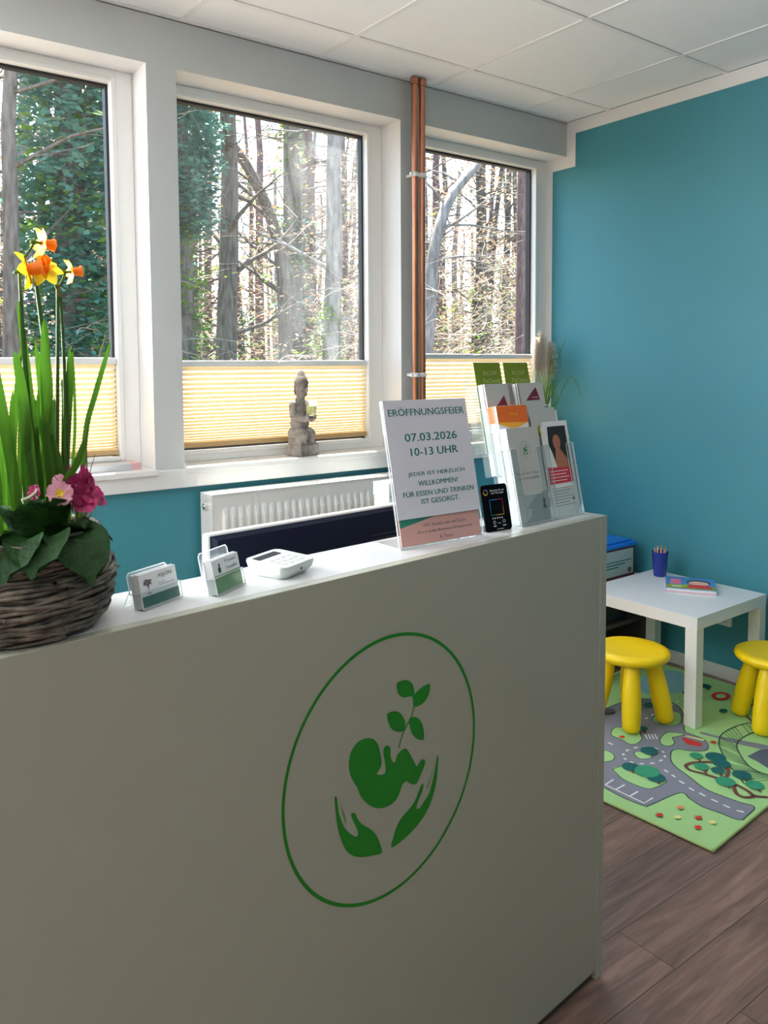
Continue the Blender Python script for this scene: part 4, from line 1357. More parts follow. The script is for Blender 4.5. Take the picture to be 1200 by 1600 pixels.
    for k in range(34):
        s = rnd.uniform(-1.360, -1.222); d = rnd.uniform(0.08, 0.19)
        zt = rnd.uniform(1.37, 1.50); dx = rnd.uniform(-0.025, 0.02)
        leaf([loc(s, zf - 0.01, d), loc(s + dx * 0.3, (zf + zt) / 2, d + rnd.uniform(-0.01, 0.01)), loc(s + dx, zt, d + rnd.uniform(-0.02, 0.02))], rnd.uniform(0.006, 0.012))
    # withered thin leaf tips
    wm = MB()
    wm.tube(smooth_path([loc(-1.206, 1.24, 0.09), loc(-1.200, 1.30, 0.08), loc(-1.198, 1.36, 0.08), loc(-1.1935, 1.388, 0.08)], 4), [0.0022 - 0.0001 * i for i in range(13)], 5, squash=0.5)
    wm.tube(smooth_path([loc(-1.200, 1.290, 0.08), loc(-1.194, 1.315, 0.08), loc(-1.186, 1.337, 0.08)], 4), [0.0014 - 0.0001 * i for i in range(9)], 5, squash=0.5)
    wm.tube(smooth_path([loc(-1.2075, 1.478, 0.10), loc(-1.203, 1.492, 0.10), loc(-1.196, 1.495, 0.10)], 4), [0.0012 - 0.0001 * i for i in range(9)], 5, squash=0.5)
    wm.build('withered_leaf', mat('withered_leaf', (0.10, 0.075, 0.035), 0.8), e)

    # primrose rosette
    lv = [((-1.238, 0.06), (0.55, -0.6, 0.38), 0.052, 0.044, 0.010), ((-1.222, 0.07), (0.95, -0.2, 0.30), 0.052, 0.042, 0.026), ((-1.220, 0.10), (0.9, 0.35, 0.42), 0.056, 0.040, 0.046),
          ((-1.250, 0.05), (0.05, -0.95, 0.10), 0.085, 0.085, 0.05), ((-1.275, 0.05), (-0.45, -0.85, 0.2), 0.090, 0.080, 0.04), ((-1.250, 0.06), (0.3, -0.8, 0.55), 0.060, 0.055, 0.01),
          ((-1.290, 0.06), (-0.35, -0.5, 0.75), 0.085, 0.060, 0.01), ((-1.262, 0.06), (-0.15, -0.45, 0.85), 0.080, 0.058, 0.01), ((-1.236, 0.08), (0.75, -0.5, 0.45), 0.056, 0.046, 0.018),
          ((-1.320, 0.07), (-0.8, -0.5, 0.3), 0.080, 0.070, 0.03), ((-1.244, 0.055), (0.25, -0.9, 0.22), 0.046, 0.044, 0.022), ((-1.226, 0.12), (0.95, 0.1, 0.55), 0.060, 0.034, 0.040),
          ((-1.305, 0.05), (-0.5, -0.8, 0.3), 0.080, 0.075, 0.05)]
    for (s, d), dr, ln, wd, dp in lv:
        mb = MB()
        vs, fs = round_leaf(loc(s, CT + zs + 0.002, d), dr, ln, wd, dp)
        mb.add(vs, fs, 0, True)
        mb.build('primrose_leaf', M['primleaf'], e)
    rnd = random.Random(5)
    def primrose(center, axis, size, m, eye):
        ax = Vector(axis).normalized()
        T = Matrix.Translation(center) @ ax.to_track_quat('Z', 'Y').to_matrix().to_4x4()
        p = MB()
        for k in range(5):
            R_ = Matrix.Rotation(2 * pi * k / 5 + rnd.uniform(-0.1, 0.1), 4, 'Z')
            for sd in (-1, 1):
                vs = [(0, 0, 0)]
                for i in range(7):
                    a = -0.62 + 1.24 * i / 6
                    rr = size * (0.95 + 0.10 * cos(4 * (a * 2)) - 0.12 * (abs(a) < 0.1))
                    vs.append((rr * cos(a), rr * sin(a), size * (0.14 + 0.09 * sin(5 * a + k))))
                if sd == 1:
                    p.add(vs, [(0, i, i + 1) for i in range(1, 7)], 0, True, T @ R_)
        po = p.build('primrose_petals', M[m], e)
        if eye:
            pts = MB()
            v2 = []
            for j in range(10):
                a = 2 * pi * j / 10
                r = size * (0.42 if j % 2 == 0 else 0.22)
                v2.append((r * cos(a), r * sin(a), size * 0.16))
            v2.append((0, 0, size * 0.10))
            pts.add(v2, [(j, (j + 1) % 10, 10) for j in range(10)], 0, False, T)
            pts.build('flower_eye', M['petal'], po)
    primrose(loc(-1.2515, 1.293, 0.045), (-0.15, -0.85, 0.45), 0.0185, 'primpale', True)
    primrose(loc(-1.2420, 1.302, 0.062), (0.25, -0.7, 0.55), 0.0165, 'primpale', False)
    primrose(loc(-1.2800, 1.297, 0.055), (-0.7, -0.4, 0.2), 0.0110, 'primdeep', False)
    heads = [(-1.228, 1.302, 0.055), (-1.214, 1.305, 0.060), (-1.200, 1.298, 0.065), (-1.222, 1.288, 0.048), (-1.208, 1.287, 0.050), (-1.232, 1.281, 0.050), (-1.197, 1.284, 0.060),
             (-1.216, 1.276, 0.048), (-1.190, 1.279, 0.066), (-1.226, 1.311, 0.075), (-1.204, 1.310, 0.080)]
    for (s, z, d) in heads:
        primrose(loc(s, z, d), (rnd.uniform(-0.4, 0.9), rnd.uniform(-0.95, -0.4), rnd.uniform(0.0, 0.7)), rnd.uniform(0.0150, 0.0185), 'primdeep', False)
    st = MB()
    for (s, z, d) in heads[:8] + [(-1.2515, 1.291, 0.048), (-1.242, 1.30, 0.064)]:
        st.tube(smooth_path([loc(-1.228 + rnd.uniform(-0.012, 0.012), CT + zs + 0.004, 0.075), loc(s - 0.004, (z + CT + zs) / 2, d + 0.01), loc(s, z - 0.002, d + 0.003)], 4), 0.0013, 5)
    st.build('primrose_stalks', mat('pale_primrose_stalk', (0.38, 0.34, 0.13), 0.6, transl=0.2), e)
    bd_ = MB()
    bd_.tube(smooth_path([loc(-1.298, 1.289, 0.05), loc(-1.288, 1.292, 0.05), loc(-1.279, 1.298, 0.052), loc(-1.276, 1.306, 0.055)], 4), [0.0030 - 0.0001 * i for i in range(13)], 6)
    bd_.build('primrose_bud', mat('pale_bud', (0.45, 0.42, 0.30), 0.6), e)
flower_basket()

# ---------------------------------------------------------------- things on the window sill
def stone_figure():
    e = thing('stone_figure', 'kneeling grey stone figure with a topknot on the middle window sill', 'statue', (-1.672, 0.054, SILL), radians(18))
    b = MB()
    b.box(-0.061, 0.061, -0.044, 0.042, 0.0, 0.050)
    b.build('plinth', M['stone'], e, bevel=0.005)
    m = MB()
    def cap(p, q, r0, r1, k=8):
        P = [Vector(p).lerp(Vector(q), i / k) for i in range(k + 1)]
        m.tube(P, [r0 + (r1 - r0) * i / k for i in range(k + 1)], 14)
        m.ell(p, (r0, r0, r0), n=14, m=10); m.ell(q, (r1, r1, r1), n=14, m=10)
    m.box(-0.052, 0.052, -0.038, 0.038, 0.044, 0.058)
    for s in (-1, 1):
        cap((s * 0.028, 0.020, 0.094), (s * 0.0245, -0.024, 0.092), 0.031, 0.0245)    # thighs
        m.ell((s * 0.0245, -0.026, 0.084), (0.0225, 0.017, 0.036))                    # knees
        cap((s * 0.030, -0.020, 0.068), (s * 0.036, 0.032, 0.064), 0.018, 0.014)      # shins folded back
        cap((s * 0.043, 0.016, 0.222), (s * 0.049, 0.008, 0.172), 0.0175, 0.0160)       # upper arms
        cap((s * 0.047, 0.008, 0.170), (s * 0.022, -0.036, 0.158), 0.0160, 0.0135)      # forearms
        m.ell((s * 0.014, -0.044, 0.161), (0.0155, 0.018, 0.0100), T=Matrix.Rotation(s * 0.5, 4, 'Y'))    # cupped hands
        m.ell((s * 0.026, -0.052, 0.172), (0.005, 0.010, 0.011))
        m.ell((s * 0.0285, 0.004, 0.280), (0.0050, 0.007, 0.020))                      # long ears
    m.ell((0, 0.014, 0.138), (0.049, 0.036, 0.042))
    m.ell((0, 0.012, 0.186), (0.047, 0.031, 0.050))
    m.ell((0, 0.014, 0.224), (0.050, 0.025, 0.022))
    m.ell((0, 0.013, 0.236), (0.030, 0.020, 0.016))
    cap((0, 0.012, 0.238), (0, 0.006, 0.262), 0.019, 0.019)
    m.ell((0, 0.002, 0.292), (0.0285, 0.029, 0.042))
    m.ell((0, -0.007, 0.268), (0.020, 0.018, 0.018))
    m.ell((0, -0.0265, 0.286), (0.0042, 0.0060, 0.011))                                # nose
    m.ell((0, -0.0215, 0.270), (0.0085, 0.0045, 0.0032))                               # mouth
    for s in (-1, 1):
        m.ell((s * 0.010, -0.0205, 0.293), (0.0070, 0.0050, 0.0032))
        m.ell((s * 0.010, -0.0215, 0.300), (0.0085, 0.0045, 0.0022))
    o = m.build('body', M['stone'], e)
    r = o.modifiers.new('remesh', 'REMESH'); r.mode = 'VOXEL'; r.voxel_size = 0.0026; r.use_smooth_shade = True
    s = o.modifiers.new('smooth', 'SMOOTH'); s.factor = 0.5; s.iterations = 3
    h = MB()
    n = 26
    vs = []; fs = []
    prof = [(0.0280, 0.296), (0.0298, 0.304), (0.0298, 0.316), (0.0265, 0.330), (0.0215, 0.340), (0.0180, 0.346), (0.0160, 0.352), (0.0120, 0.362), (0.0060, 0.370), (0.0010, 0.374)]
    for (rr, z) in prof:
        for j in range(n * 2):
            a = 2 * pi * j / (n * 2)
            k = rr * (1.0 + (0.06 if j % 2 == 0 else -0.03))
            zz = z
            if z < 0.31:
                zz = z + 0.012 * max(0, -sin(a)) - 0.034 * max(0, sin(a))
            vs.append((k * cos(a), 0.003 + k * sin(a) * 1.02, zz))
    N = n * 2
    for i in range(len(prof) - 1):
        for j in range(N):
            fs.append((i * N + j, i * N + (j + 1) % N, (i + 1) * N + (j + 1) % N, (i + 1) * N + j))
    h.add(vs, fs, 0, True)
    h.build('hair', M['stone'], e)
    # the tea light glass in its hands
    R_ = Matrix.Rotation(radians(18), 3, 'Z')
    p = Vector((-1.672, 0.054, SILL)) + R_ @ Vector((0, -0.052, 0.170))
    c = thing('candle_glass', 'small clear tumbler with a pale yellow candle in the stone hands', 'candle', p)
    MB().lathe([(0.0, 0.0), (0.0200, 0.0), (0.0215, 0.004), (0.0255, 0.066), (0.0242, 0.066), (0.0205, 0.006), (0.0, 0.006)], 28).build('tumbler', M['glassy'], c)
    MB().lathe([(0.0, 0.007), (0.0198, 0.007), (0.0225, 0.046), (0.0215, 0.0475), (0.0, 0.046)], 24).build('wax', M['wax'], c)
    MB().tube([(0, 0, 0.046), (0.0008, 0, 0.055)], 0.0007, 6).build('wick', M['ink_dark'], c)
stone_figure()

e = thing('sill_book', 'thin grey book with a pinkish end lying on the sill behind the basket', 'book', (-2.700, 0.020, SILL), radians(2))
MB().box(0.0, 0.290, 0.0, 0.085, 0.0, 0.026).build('grey_cover', mat('pale_grey_cover', (0.50, 0.51, 0.54), 0.4), e, bevel=0.002)
MB().box(0.252, 0.2915, -0.001, 0.086, -0.0, 0.0268).build('pink_end', mat('dusty_pink_cover', (0.62, 0.36, 0.36), 0.5), e, bevel=0.001)

def pampas():
    e = thing('potted_pampas_grass', 'potted grass with a fluffy cream plume in the sill corner', 'plant', (-0.105, 0.052, SILL))
    MB().lathe([(0.0, 0.0), (0.040, 0.0), (0.052, 0.100), (0.055, 0.105), (0.050, 0.107), (0.046, 0.095), (0.0, 0.093)], 28).build('pot', M['potgrey'], e)
    rnd = random.Random(21)
    # plume stems and plumes of fine hairs
    for (dx, dy, zt, ln) in ((-0.035, 0.000, 0.535, 0.20), (0.012, -0.020, 0.480, 0.19), (-0.055, 0.012, 0.500, 0.17)):
        P = smooth_path([Vector((0, 0, 0.09)), Vector((dx * 0.3, dy * 0.4, 0.30)), Vector((dx, dy, zt))], 8)
        s = MB(); s.tube(P, [0.0026 - 0.00012 * i for i in range(len(P))], 6)
        s.build('plume_stem', M['plume'], e)
        h = MB()
        for k in range(900):
            t = rnd.random()
            base = Vector((dx, dy, zt - ln * (1 - t)))
            a = rnd.uniform(0, 2 * pi)
            fat = 0.050 * (0.35 + 0.65 * sin(pi * (0.15 + 0.75 * t)))
            out = Vector((cos(a), sin(a), 0)) * fat * rnd.uniform(0.3, 1.0)
            tip = base + out + Vector((0.008, -0.004, rnd.uniform(0.01, 0.045)))
            mid = (base + tip) / 2 + Vector((0, 0, 0.010))
            if tip.x > 0.098 or tip.y > 0.080:
                continue
            h.tube([base, mid, tip], [0.0009, 0.0008, 0.0003], 3, caps=False)
        h.build('plume', M['plume'], e)
    for k in range(34):
        a = rnd.uniform(0, 2 * pi)
        r = rnd.uniform(0.03, 0.10)
        zt = rnd.uniform(0.16, 0.42)
        base = Vector((rnd.uniform(-0.02, 0.02), rnd.uniform(-0.02, 0.02), 0.09))
        tip = Vector((cos(a) * r, sin(a) * r * 0.8 - 0.02, zt))
        if rnd.random() < 0.4:
            mid = Vector((tip.x * 0.7, tip.y * 0.7, zt + 0.06)); tip.z = zt - 0.03
        else:
            mid = Vector((tip.x * 0.35, tip.y * 0.35, zt * 0.65))
        tip.x = min(tip.x, 0.09); tip.y = min(tip.y, 0.075); mid.x = min(mid.x, 0.085); mid.y = min(mid.y, 0.07)
        m = MB()
        vs, fs = blade_mesh([base, mid, tip], rnd.uniform(0.004, 0.007), 0.2, 0.6)
        m.add(vs, fs, 0, True)
        m.build('grass_blade', M['grassblade'], e)
    m = MB()
    vs, fs = blade_mesh([Vector((0.02, -0.02, 0.09)), Vector((0.045, -0.05, 0.40)), Vector((0.082, -0.09, 0.56))], 0.006, 0.2, 0.6)
    m.add(vs, fs, 0, True); m.build('grass_blade', M['grassblade'], e)
    m = MB()
    vs, fs = blade_mesh([Vector((0.02, -0.03, 0.09)), Vector((0.060, -0.12, 0.32)), Vector((0.080, -0.19, 0.20))], 0.006, 0.2, 0.6)
    m.add(vs, fs, 0, True); m.build('grass_blade', M['grassblade'], e)
pampas()
# ---------------------------------------------------------------- children's corner
RUGP={
'road':[(-0.0619,0.5012),(0.0631,0.4431),(0.0683,0.4085),(0.0604,0.3326),(0.0666,0.2602),(0.0856,0.2498),(0.2325,0.2246),(0.2209,0.1820),(0.2064,0.1339),(0.2125,0.0875),(0.2265,0.0128),(0.3307,0.0211),(0.3259,0.0671),(0.3220,0.1198),(0.3236,0.1820),(0.3647,0.2670),(0.3874,0.3178),(0.4234,0.3599),(0.4906,0.3934),(0.5265,0.3860),(0.5405,0.3582),(0.5684,0.3261),(0.6010,0.3137),(0.6404,0.3273),(0.6757,0.3623),(0.6821,0.4073),(0.6930,0.4496),(0.7971,0.5041),(0.8896,0.5788),(0.8997,0.6518),(0.8367,0.7275),(0.7268,0.7609),(0.5714,0.7762),(0.4106,0.8394)],
'isl1':[(0.2039,0.4619),(0.2517,0.4494),(0.3107,0.3841),(0.2733,0.2980),(0.2505,0.2909),(0.1975,0.2971),(0.1737,0.3111),(0.1661,0.3570),(0.1714,0.4062)],
'isl2':[(0.3673,0.4767),(0.3895,0.4777),(0.4073,0.4576),(0.4068,0.4272),(0.3835,0.4169),(0.3576,0.4287),(0.3483,0.4473)],
'isl3':[(0.4634,0.6311),(0.5017,0.6418),(0.5256,0.6300),(0.5750,0.5872),(0.5166,0.5336),(0.4956,0.5182),(0.4465,0.5113),(0.4250,0.5299),(0.4348,0.5708),(0.4368,0.6111)],
'isl4':[(0.5361,0.4666),(0.5779,0.4805),(0.6257,0.4819),(0.6529,0.4532),(0.6557,0.4301),(0.6260,0.4389),(0.5965,0.4475),(0.5676,0.4229),(0.5380,0.4160),(0.5152,0.4276),(0.5173,0.4500)],
'isl5':[(0.2872,0.5771),(0.3083,0.5588),(0.3096,0.5343),(0.2930,0.5102),(0.2627,0.4987),(0.2322,0.5102),(0.2215,0.5343)],
'isl6':[(0.6854,0.5823),(0.7251,0.5949),(0.7704,0.5938),(0.8332,0.5489),(0.7614,0.4980),(0.6953,0.5008),(0.6720,0.5390)],
'park':[(0.0877,0.4180),(0.0808,0.2684),(0.1341,0.2667)],
'pt1':[(0.0877,0.4180),(0.1406,0.4192)],
'pt2':[(0.0859,0.3764),(0.1383,0.3744)],
'pt3':[(0.0797,0.3222),(0.1329,0.3206)],
'pathA':[(0.5261,0.2490),(0.4934,0.2772),(0.4594,0.2992),(0.4221,0.3023),(0.4031,0.2758),(0.4145,0.2379),(0.4207,0.1980),(0.4342,0.1728),(0.4717,0.1747),(0.5246,0.1994),(0.5341,0.2201)],
'pathB':[(0.4253,0.0184),(0.4011,0.0517),(0.4162,0.0829),(0.4250,0.1272),(0.3984,0.1176),(0.3702,0.0971),(0.3634,0.0742),(0.3802,0.0572),(0.4011,0.0517)],
'rail1':[(0.9814,0.2980),(0.8929,0.3296),(0.7825,0.3375),(0.6944,0.3131),(0.6198,0.2662),(0.5394,0.2010),(0.5059,0.1590),(0.4533,0.1095)],
'rail2':[(0.9686,0.2461),(0.8224,0.2688),(0.7358,0.2610),(0.6776,0.2318),(0.5990,0.1640),(0.5763,0.1123),(0.5784,0.0826),(0.5621,0.0557)],
'lane':[(0.7140,0.3934),(0.7252,0.3278),(0.7354,0.2581),(0.7675,0.1618),(0.7758,0.1438),(0.8128,0.1591),(0.7727,0.2750),(0.7434,0.3424),(0.7310,0.3959)],
'bld':[(0.6616,0.1918),(0.7526,0.1826),(0.7966,0.1524),(0.6160,0.0780),(0.6501,0.1493)],
'darkgrass':[(0.7057,0.4562),(0.7592,0.4099),(0.8615,0.3748),(1.1590,0.2661),(1.4558,0.3855),(1.2542,0.4937),(1.2348,0.6474),(1.1567,0.6921)],
'pond':[(0.9105,0.7708),(1.1064,0.8551),(1.2424,0.8108),(1.2421,0.7368),(1.0752,0.6495),(0.9593,0.6847)],
'hse':[(0.5890,0.4374),(0.6479,0.4199),(0.6635,0.3563),(0.6404,0.3273),(0.6068,0.3165),(0.5799,0.3319),(0.5721,0.3864)],
'hseroof':[(0.6166,0.4218),(0.6314,0.4174),(0.6352,0.3480),(0.6073,0.3399),(0.5865,0.3820)],
'hsebar':[(0.6435,0.4237),(0.6549,0.4206),(0.6754,0.3592),(0.6589,0.3569)],
}
DASH=[ [(0.3380,0.3391),(0.3310,0.3211)],[(0.3251,0.3039),(0.3182,0.2864)],[(0.3057,0.2660),(0.2982,0.2432)],[(0.2861,0.2208),(0.2807,0.1996)],[(0.2801,0.1811),(0.2749,0.1579)],[(0.2716,0.1359),(0.2702,0.1127)],[(0.2669,0.0938),(0.2656,0.0711)],[(0.2660,0.0496),(0.2736,0.0292)],[(0.3724,0.5868),(0.3690,0.5653)],[(0.4389,0.3918),(0.4242,0.3856)],[(0.4008,0.3817),(0.3827,0.3823)],[(0.3580,0.3877),(0.3414,0.3947)],[(0.3216,0.4079),(0.3106,0.4195)],[(0.3008,0.4371),(0.2981,0.4504)],[(0.3008,0.4680),(0.3074,0.4795)],[(0.3223,0.4925),(0.3367,0.4992)],[(0.3601,0.5039),(0.3785,0.5038)],[(0.4042,0.4987),(0.4216,0.4916)],[(0.4423,0.4778),(0.4538,0.4657)],[(0.4636,0.4473),(0.4658,0.4336)],[(0.4621,0.4157),(0.4548,0.4043)] ]
CROSS=[ [(0.5417,0.5323),(0.5098,0.5025)],[(0.5514,0.5239),(0.5194,0.4943)],[(0.5611,0.5155),(0.5289,0.4860)],[(0.5707,0.5071),(0.5385,0.4778)] ]
RT=[ (0.2621,0.4260,0.0321,0),(0.2602,0.3269,0.0338,0),(0.2770,0.3705,0.0449,1),(0.4253,0.4467,0.0334,0),(0.5783,0.5631,0.0207,0),(0.5207,0.3135,0.0247,1),(0.5634,0.2615,0.0382,0),(0.5322,0.2246,0.0322,0),(0.4561,0.2614,0.0267,1),(0.4719,0.2094,0.0253,0),(0.5040,0.1399,0.0339,0),(0.4148,0.1559,0.0349,1),(0.4690,0.0802,0.0315,1),(1.1776,0.6051,0.0266,0),(0.7436,0.5788,0.0214,0) ]
TUL=[ (0.0484,0.1975,0),(0.1274,0.1091,0),(0.0741,0.0832,0),(0.1408,0.1761,1),(0.0796,0.1537,2),(0.1350,0.0669,2),(0.6712,0.3250,0),(0.4482,0.5759,0) ]
# red ellipse (1.1209266931472923, 0.5269410836819426) (0.47742768623324466, 0.5422539073620306)
def play_rug():
    RW, RD, RT_ = 1.293, 0.96, 0.009
    e = thing('play_rug', "children's green play rug printed with roads, trees and tulips on the plank floor", 'rug', (-1.317, -1.638, 0.0), radians(4.0))
    def clip(poly, x0, x1, y0, y1):
        def cut(P, f, g):
            out = []
            for i in range(len(P)):
                a, b = P[i - 1], P[i]
                fa, fb = f(a), f(b)
                if fa * fb < 0:
                    t = fa / (fa - fb)
                    out.append((a[0] + (b[0] - a[0]) * t, a[1] + (b[1] - a[1]) * t))
                if fb >= 0:
                    out.append(b)
            return out
        for f in (lambda p: p[0] - x0, lambda p: x1 - p[0], lambda p: p[1] - y0, lambda p: y1 - p[1]):
            if len(poly) < 3:
                return []
            poly = cut(poly, f, None)
        return poly
    mats = [mat('rug_green_pile', lin(172, 218, 146), 0.9, bump=0.25, bscale=400), mat('rug_road_grey', lin(136, 138, 152), 0.9, bump=0.25, bscale=400), mat('rug_white', (0.80, 0.80, 0.82), 0.9),
            mat('rug_dark_teal', lin(8, 96, 96), 0.9), mat('rug_mid_green', lin(50, 150, 112), 0.9), mat('rug_path_brown', lin(110, 66, 58), 0.9),
            mat('rug_dark_line', lin(52, 82, 66), 0.9), mat('rug_red', lin(208, 48, 50), 0.9), mat('rug_orange', lin(238, 150, 104), 0.9), mat('rug_cream', lin(236, 226, 150), 0.9),
            mat('rug_pond_blue', lin(140, 190, 200), 0.9), mat('rug_building_grey', lin(92, 98, 112), 0.9)]
    m = MB()
    m.box(0, RW, 0, RD, 0.001, RT_, 0)
    F = frame((0, 0, RT_), (1, 0, 0), (0, 1, 0))
    lev = [0.0]
    def put(pts, mi, closed_smooth=False):
        p = [(q.x, q.y) for q in smooth_path([(a, b, 0) for a, b in pts], 4, True)] if closed_smooth else pts
        p = clip(p, 0.012, RW - 0.012, 0.012, RD - 0.012)
        if len(p) >= 3:
            lev[0] += 0.00004
            m.poly(p, F, 0.0002 + lev[0], mi)
    def line(pts, w, mi, sm=True):
        P = [(q.x, q.y) for q in smooth_path([(a, b, 0) for a, b in pts], 5)] if sm and len(pts) > 2 else pts
        P = [q for q in P if 0.012 < q[0] < RW - 0.012 and 0.012 < q[1] < RD - 0.012]
        if len(P) > 1:
            lev[0] += 0.00004
            m.stroke(P, w, F, 0.0002 + lev[0], mi)
    put(RUGP['road'], 1, True)
    put(RUGP['lane'], 1, True)
    line(RUGP['road'] + RUGP['road'][:1], 0.0045, 6)
    for k in ('isl1', 'isl2', 'isl3', 'isl4', 'isl5', 'isl6'):
        put(RUGP[k], 0, True)
        line(RUGP[k] + RUGP[k][:1], 0.0035, 6)
    put(RUGP['pond'], 10, True)
    put(RUGP['hse'], 1, True)
    put(RUGP['hseroof'], 7); put(RUGP['hsebar'], 9)
    put(RUGP['bld'], 11)
    line(RUGP['park'], 0.0065, 2, False)
    for k in ('pt1', 'pt2', 'pt3'):
        line(RUGP[k], 0.0065, 2, False)
    for a, b in DASH:
        line([a, b], 0.0085, 2, False)
    for a, b in CROSS:
        line([a, b], 0.0055, 2, False)
    line(RUGP['pathA'] + RUGP['pathA'][:1], 0.0135, 5)
    line(RUGP['pathB'], 0.0135, 5)
    r1 = [(q.x, q.y) for q in smooth_path([(a, b, 0) for a, b in RUGP['rail1']], 5)]
    r2 = [(q.x, q.y) for q in smooth_path([(a, b, 0) for a, b in RUGP['rail2']], 5)]
    line(r1, 0.0045, 6, False); line(r2, 0.0045, 6, False)
    n = 30
    for i in range(n):
        a = r1[int(i * (len(r1) - 1) / (n - 1))]; b = r2[int(i * (len(r2) - 1) / (n - 1))]
        line([a, b], 0.0028, 6, False)
    for (x, y, r, c) in RT:
        line([(x, y), (x - 0.030, y - 0.030)], 0.010, 5, False)
    for (x, y, r, c) in RT:
        put(circle(x, y, r, r * 0.92, 18), 4 if c else 3)
    for (x, y, c) in TUL:
        put([(x - 0.011, y + 0.010), (x - 0.012, y - 0.004), (x - 0.002, y - 0.012), (x + 0.011, y - 0.008), (x + 0.014, y + 0.004), (x + 0.006, y + 0.002), (x + 0.004, y + 0.013), (x - 0.003, y + 0.004)], 7 + c)
    # the far part under the table: a red track oval, shrubs and houses
    ov = circle(1.12, 0.507, 0.050, 0.036, 20)
    put(ov, 7); put(circle(1.12, 0.507, 0.028, 0.018, 16), 0)
    for (x, y, r, c) in ((1.05, 0.62, 0.03, 3), (1.18, 0.40, 0.03, 3), (0.98, 0.43, 0.022, 3), (0.80, 0.66, 0.03, 3), (0.70, 0.70, 0.04, 11), (0.62, 0.74, 0.03, 11)):
        put(circle(x, y, r, r * 0.7, 14), c)
    line([(0.96, 0.30), (1.02, 0.36), (1.10, 0.38), (1.2, 0.36)], 0.012, 5)
    for k in range(9):
        a = 0.66 + 0.05 * k
        line([(a, 0.60), (a + 0.022, 0.60)], 0.008, 2, False)
    m.build('rug_pile', mats, e)
    bd = MB()
    r = 0.0055
    bd.tube([(0, 0, r + 0.0008), (RW, 0, r + 0.0008), (RW, RD, r + 0.0008), (0, RD, r + 0.0008), (0, 0, r + 0.0008)], r, 8)
    bd.build('rug_binding', mat('rug_binding', lin(186, 216, 140), 0.9), e)
play_rug()
RZ = 0.0105          # top of the rug

def play_table():
    e = thing('play_table', "low white square children's table by the teal wall", 'table', (-0.6204, -1.1651, RZ), radians(0.8))
    S, Ht = 0.55, 0.45
    MB().box(0, S, 0, S, Ht - 0.050, Ht).build('table_top', M['tabletop'], e, bevel=0.0012)
    for (x, y) in ((0.001, 0.001), (S - 0.051, 0.001), (S - 0.051, S - 0.051), (0.001, S - 0.051)):
        MB().box(x, x + 0.05, y, y + 0.05, 0, Ht - 0.0502).build('leg', M['table'], e, bevel=0.0012)
play_table()
TT = RZ + 0.45

def make_stool():
    e = thing('play_stool', 'yellow', 'stool', (0, 0, 0), 0, "yellow children's stools")
    MB().lathe([(0.0, 0.258), (0.10, 0.257), (0.135, 0.262), (0.148, 0.272), (0.152, 0.284), (0.148, 0.294), (0.136, 0.300), (0.118, 0.3005), (0.108, 0.298), (0.0, 0.298)], 48).build('seat', M['yellow'], e)
    for k in range(4):
        a = radians(45 + 90 * k)
        top = Vector((0.082 * cos(a), 0.082 * sin(a), 0.262)); bot = Vector((0.134 * cos(a), 0.134 * sin(a), 0.020))
        P = [top.lerp(bot, i / 14) for i in range(15)]
        r = [0.026 + 0.0085 * sin(pi * min(1, i / 14 * 0.85)) + 0.004 * i / 14 for i in range(15)]
        d = (bot - top).normalized()
        for q, rr in ((0.010, 0.85), (0.016, 0.60), (0.019, 0.25)):
            P.append(bot + d * q); r.append(r[14] * rr)
        MB().tube(P, r, 20).build('leg', M['yellow'], e)
    return e
st = make_stool()
st.location = (-0.742, -0.952, RZ); st.rotation_euler = (0, 0, radians(-8))
st['label'] = 'round yellow plastic stool partly hidden behind the white counter end'
s2 = copy_tree(st)
s2.location = (-0.330, -1.330, RZ); s2.rotation_euler = (0, 0, radians(52))
s2['label'] = 'round yellow plastic stool standing on the rug railway in front of the table'

def pencil_cup():
    X, Y = -0.160, -0.700
    e = thing('pencil_cup', 'dark blue tapered plastic cup holding pencils on the white table', 'cup', (X, Y, TT))
    MB().lathe([(0.0, 0.0), (0.026, 0.0), (0.0285, 0.004), (0.0365, 0.112), (0.0375, 0.113), (0.0375, 0.117), (0.0345, 0.117), (0.0265, 0.006), (0.0, 0.006)], 36).build('cup_body', M['cupblue'], e)
    rnd = random.Random(2)
    cols = [('wooden', 'pencilwood'), ('dark', 'ink_dark'), ('salmon', 'orange'), ('white', 'ink_white'), ('red', 'red'), ('blue', 'bookblue'), ('brown', 'brown'), ('pink', 'bookpink'), ('yellow', 'gold')]
    for k, (nm, cm) in enumerate(cols):
        a = 2 * pi * k / len(cols) + 0.3
        tip = Vector((0.026 * cos(a), 0.026 * sin(a), 0.138 + rnd.uniform(-0.006, 0.008)))
        foot = Vector((0.018 * cos(a + 0.6), 0.018 * sin(a + 0.6), 0.011))
        p = thing('pencil', '%s coloured pencil standing point up in the dark blue cup' % nm, 'pencil', (X, Y, TT), 0, 'pencils in the blue cup')
        d = (tip - foot).normalized()
        MB().tube([foot, tip - d * 0.030], 0.0042, 7).build('shaft', M[cm], p)
        MB().tube([tip - d * 0.030, tip - d * 0.006], [0.0042, 0.0015], 7).build('sharpened_wood', M['pencilwood'], p)
        MB().tube([tip - d * 0.006, tip], [0.0015, 0.0005], 6).build('point', M[cm], p)
pencil_cup()

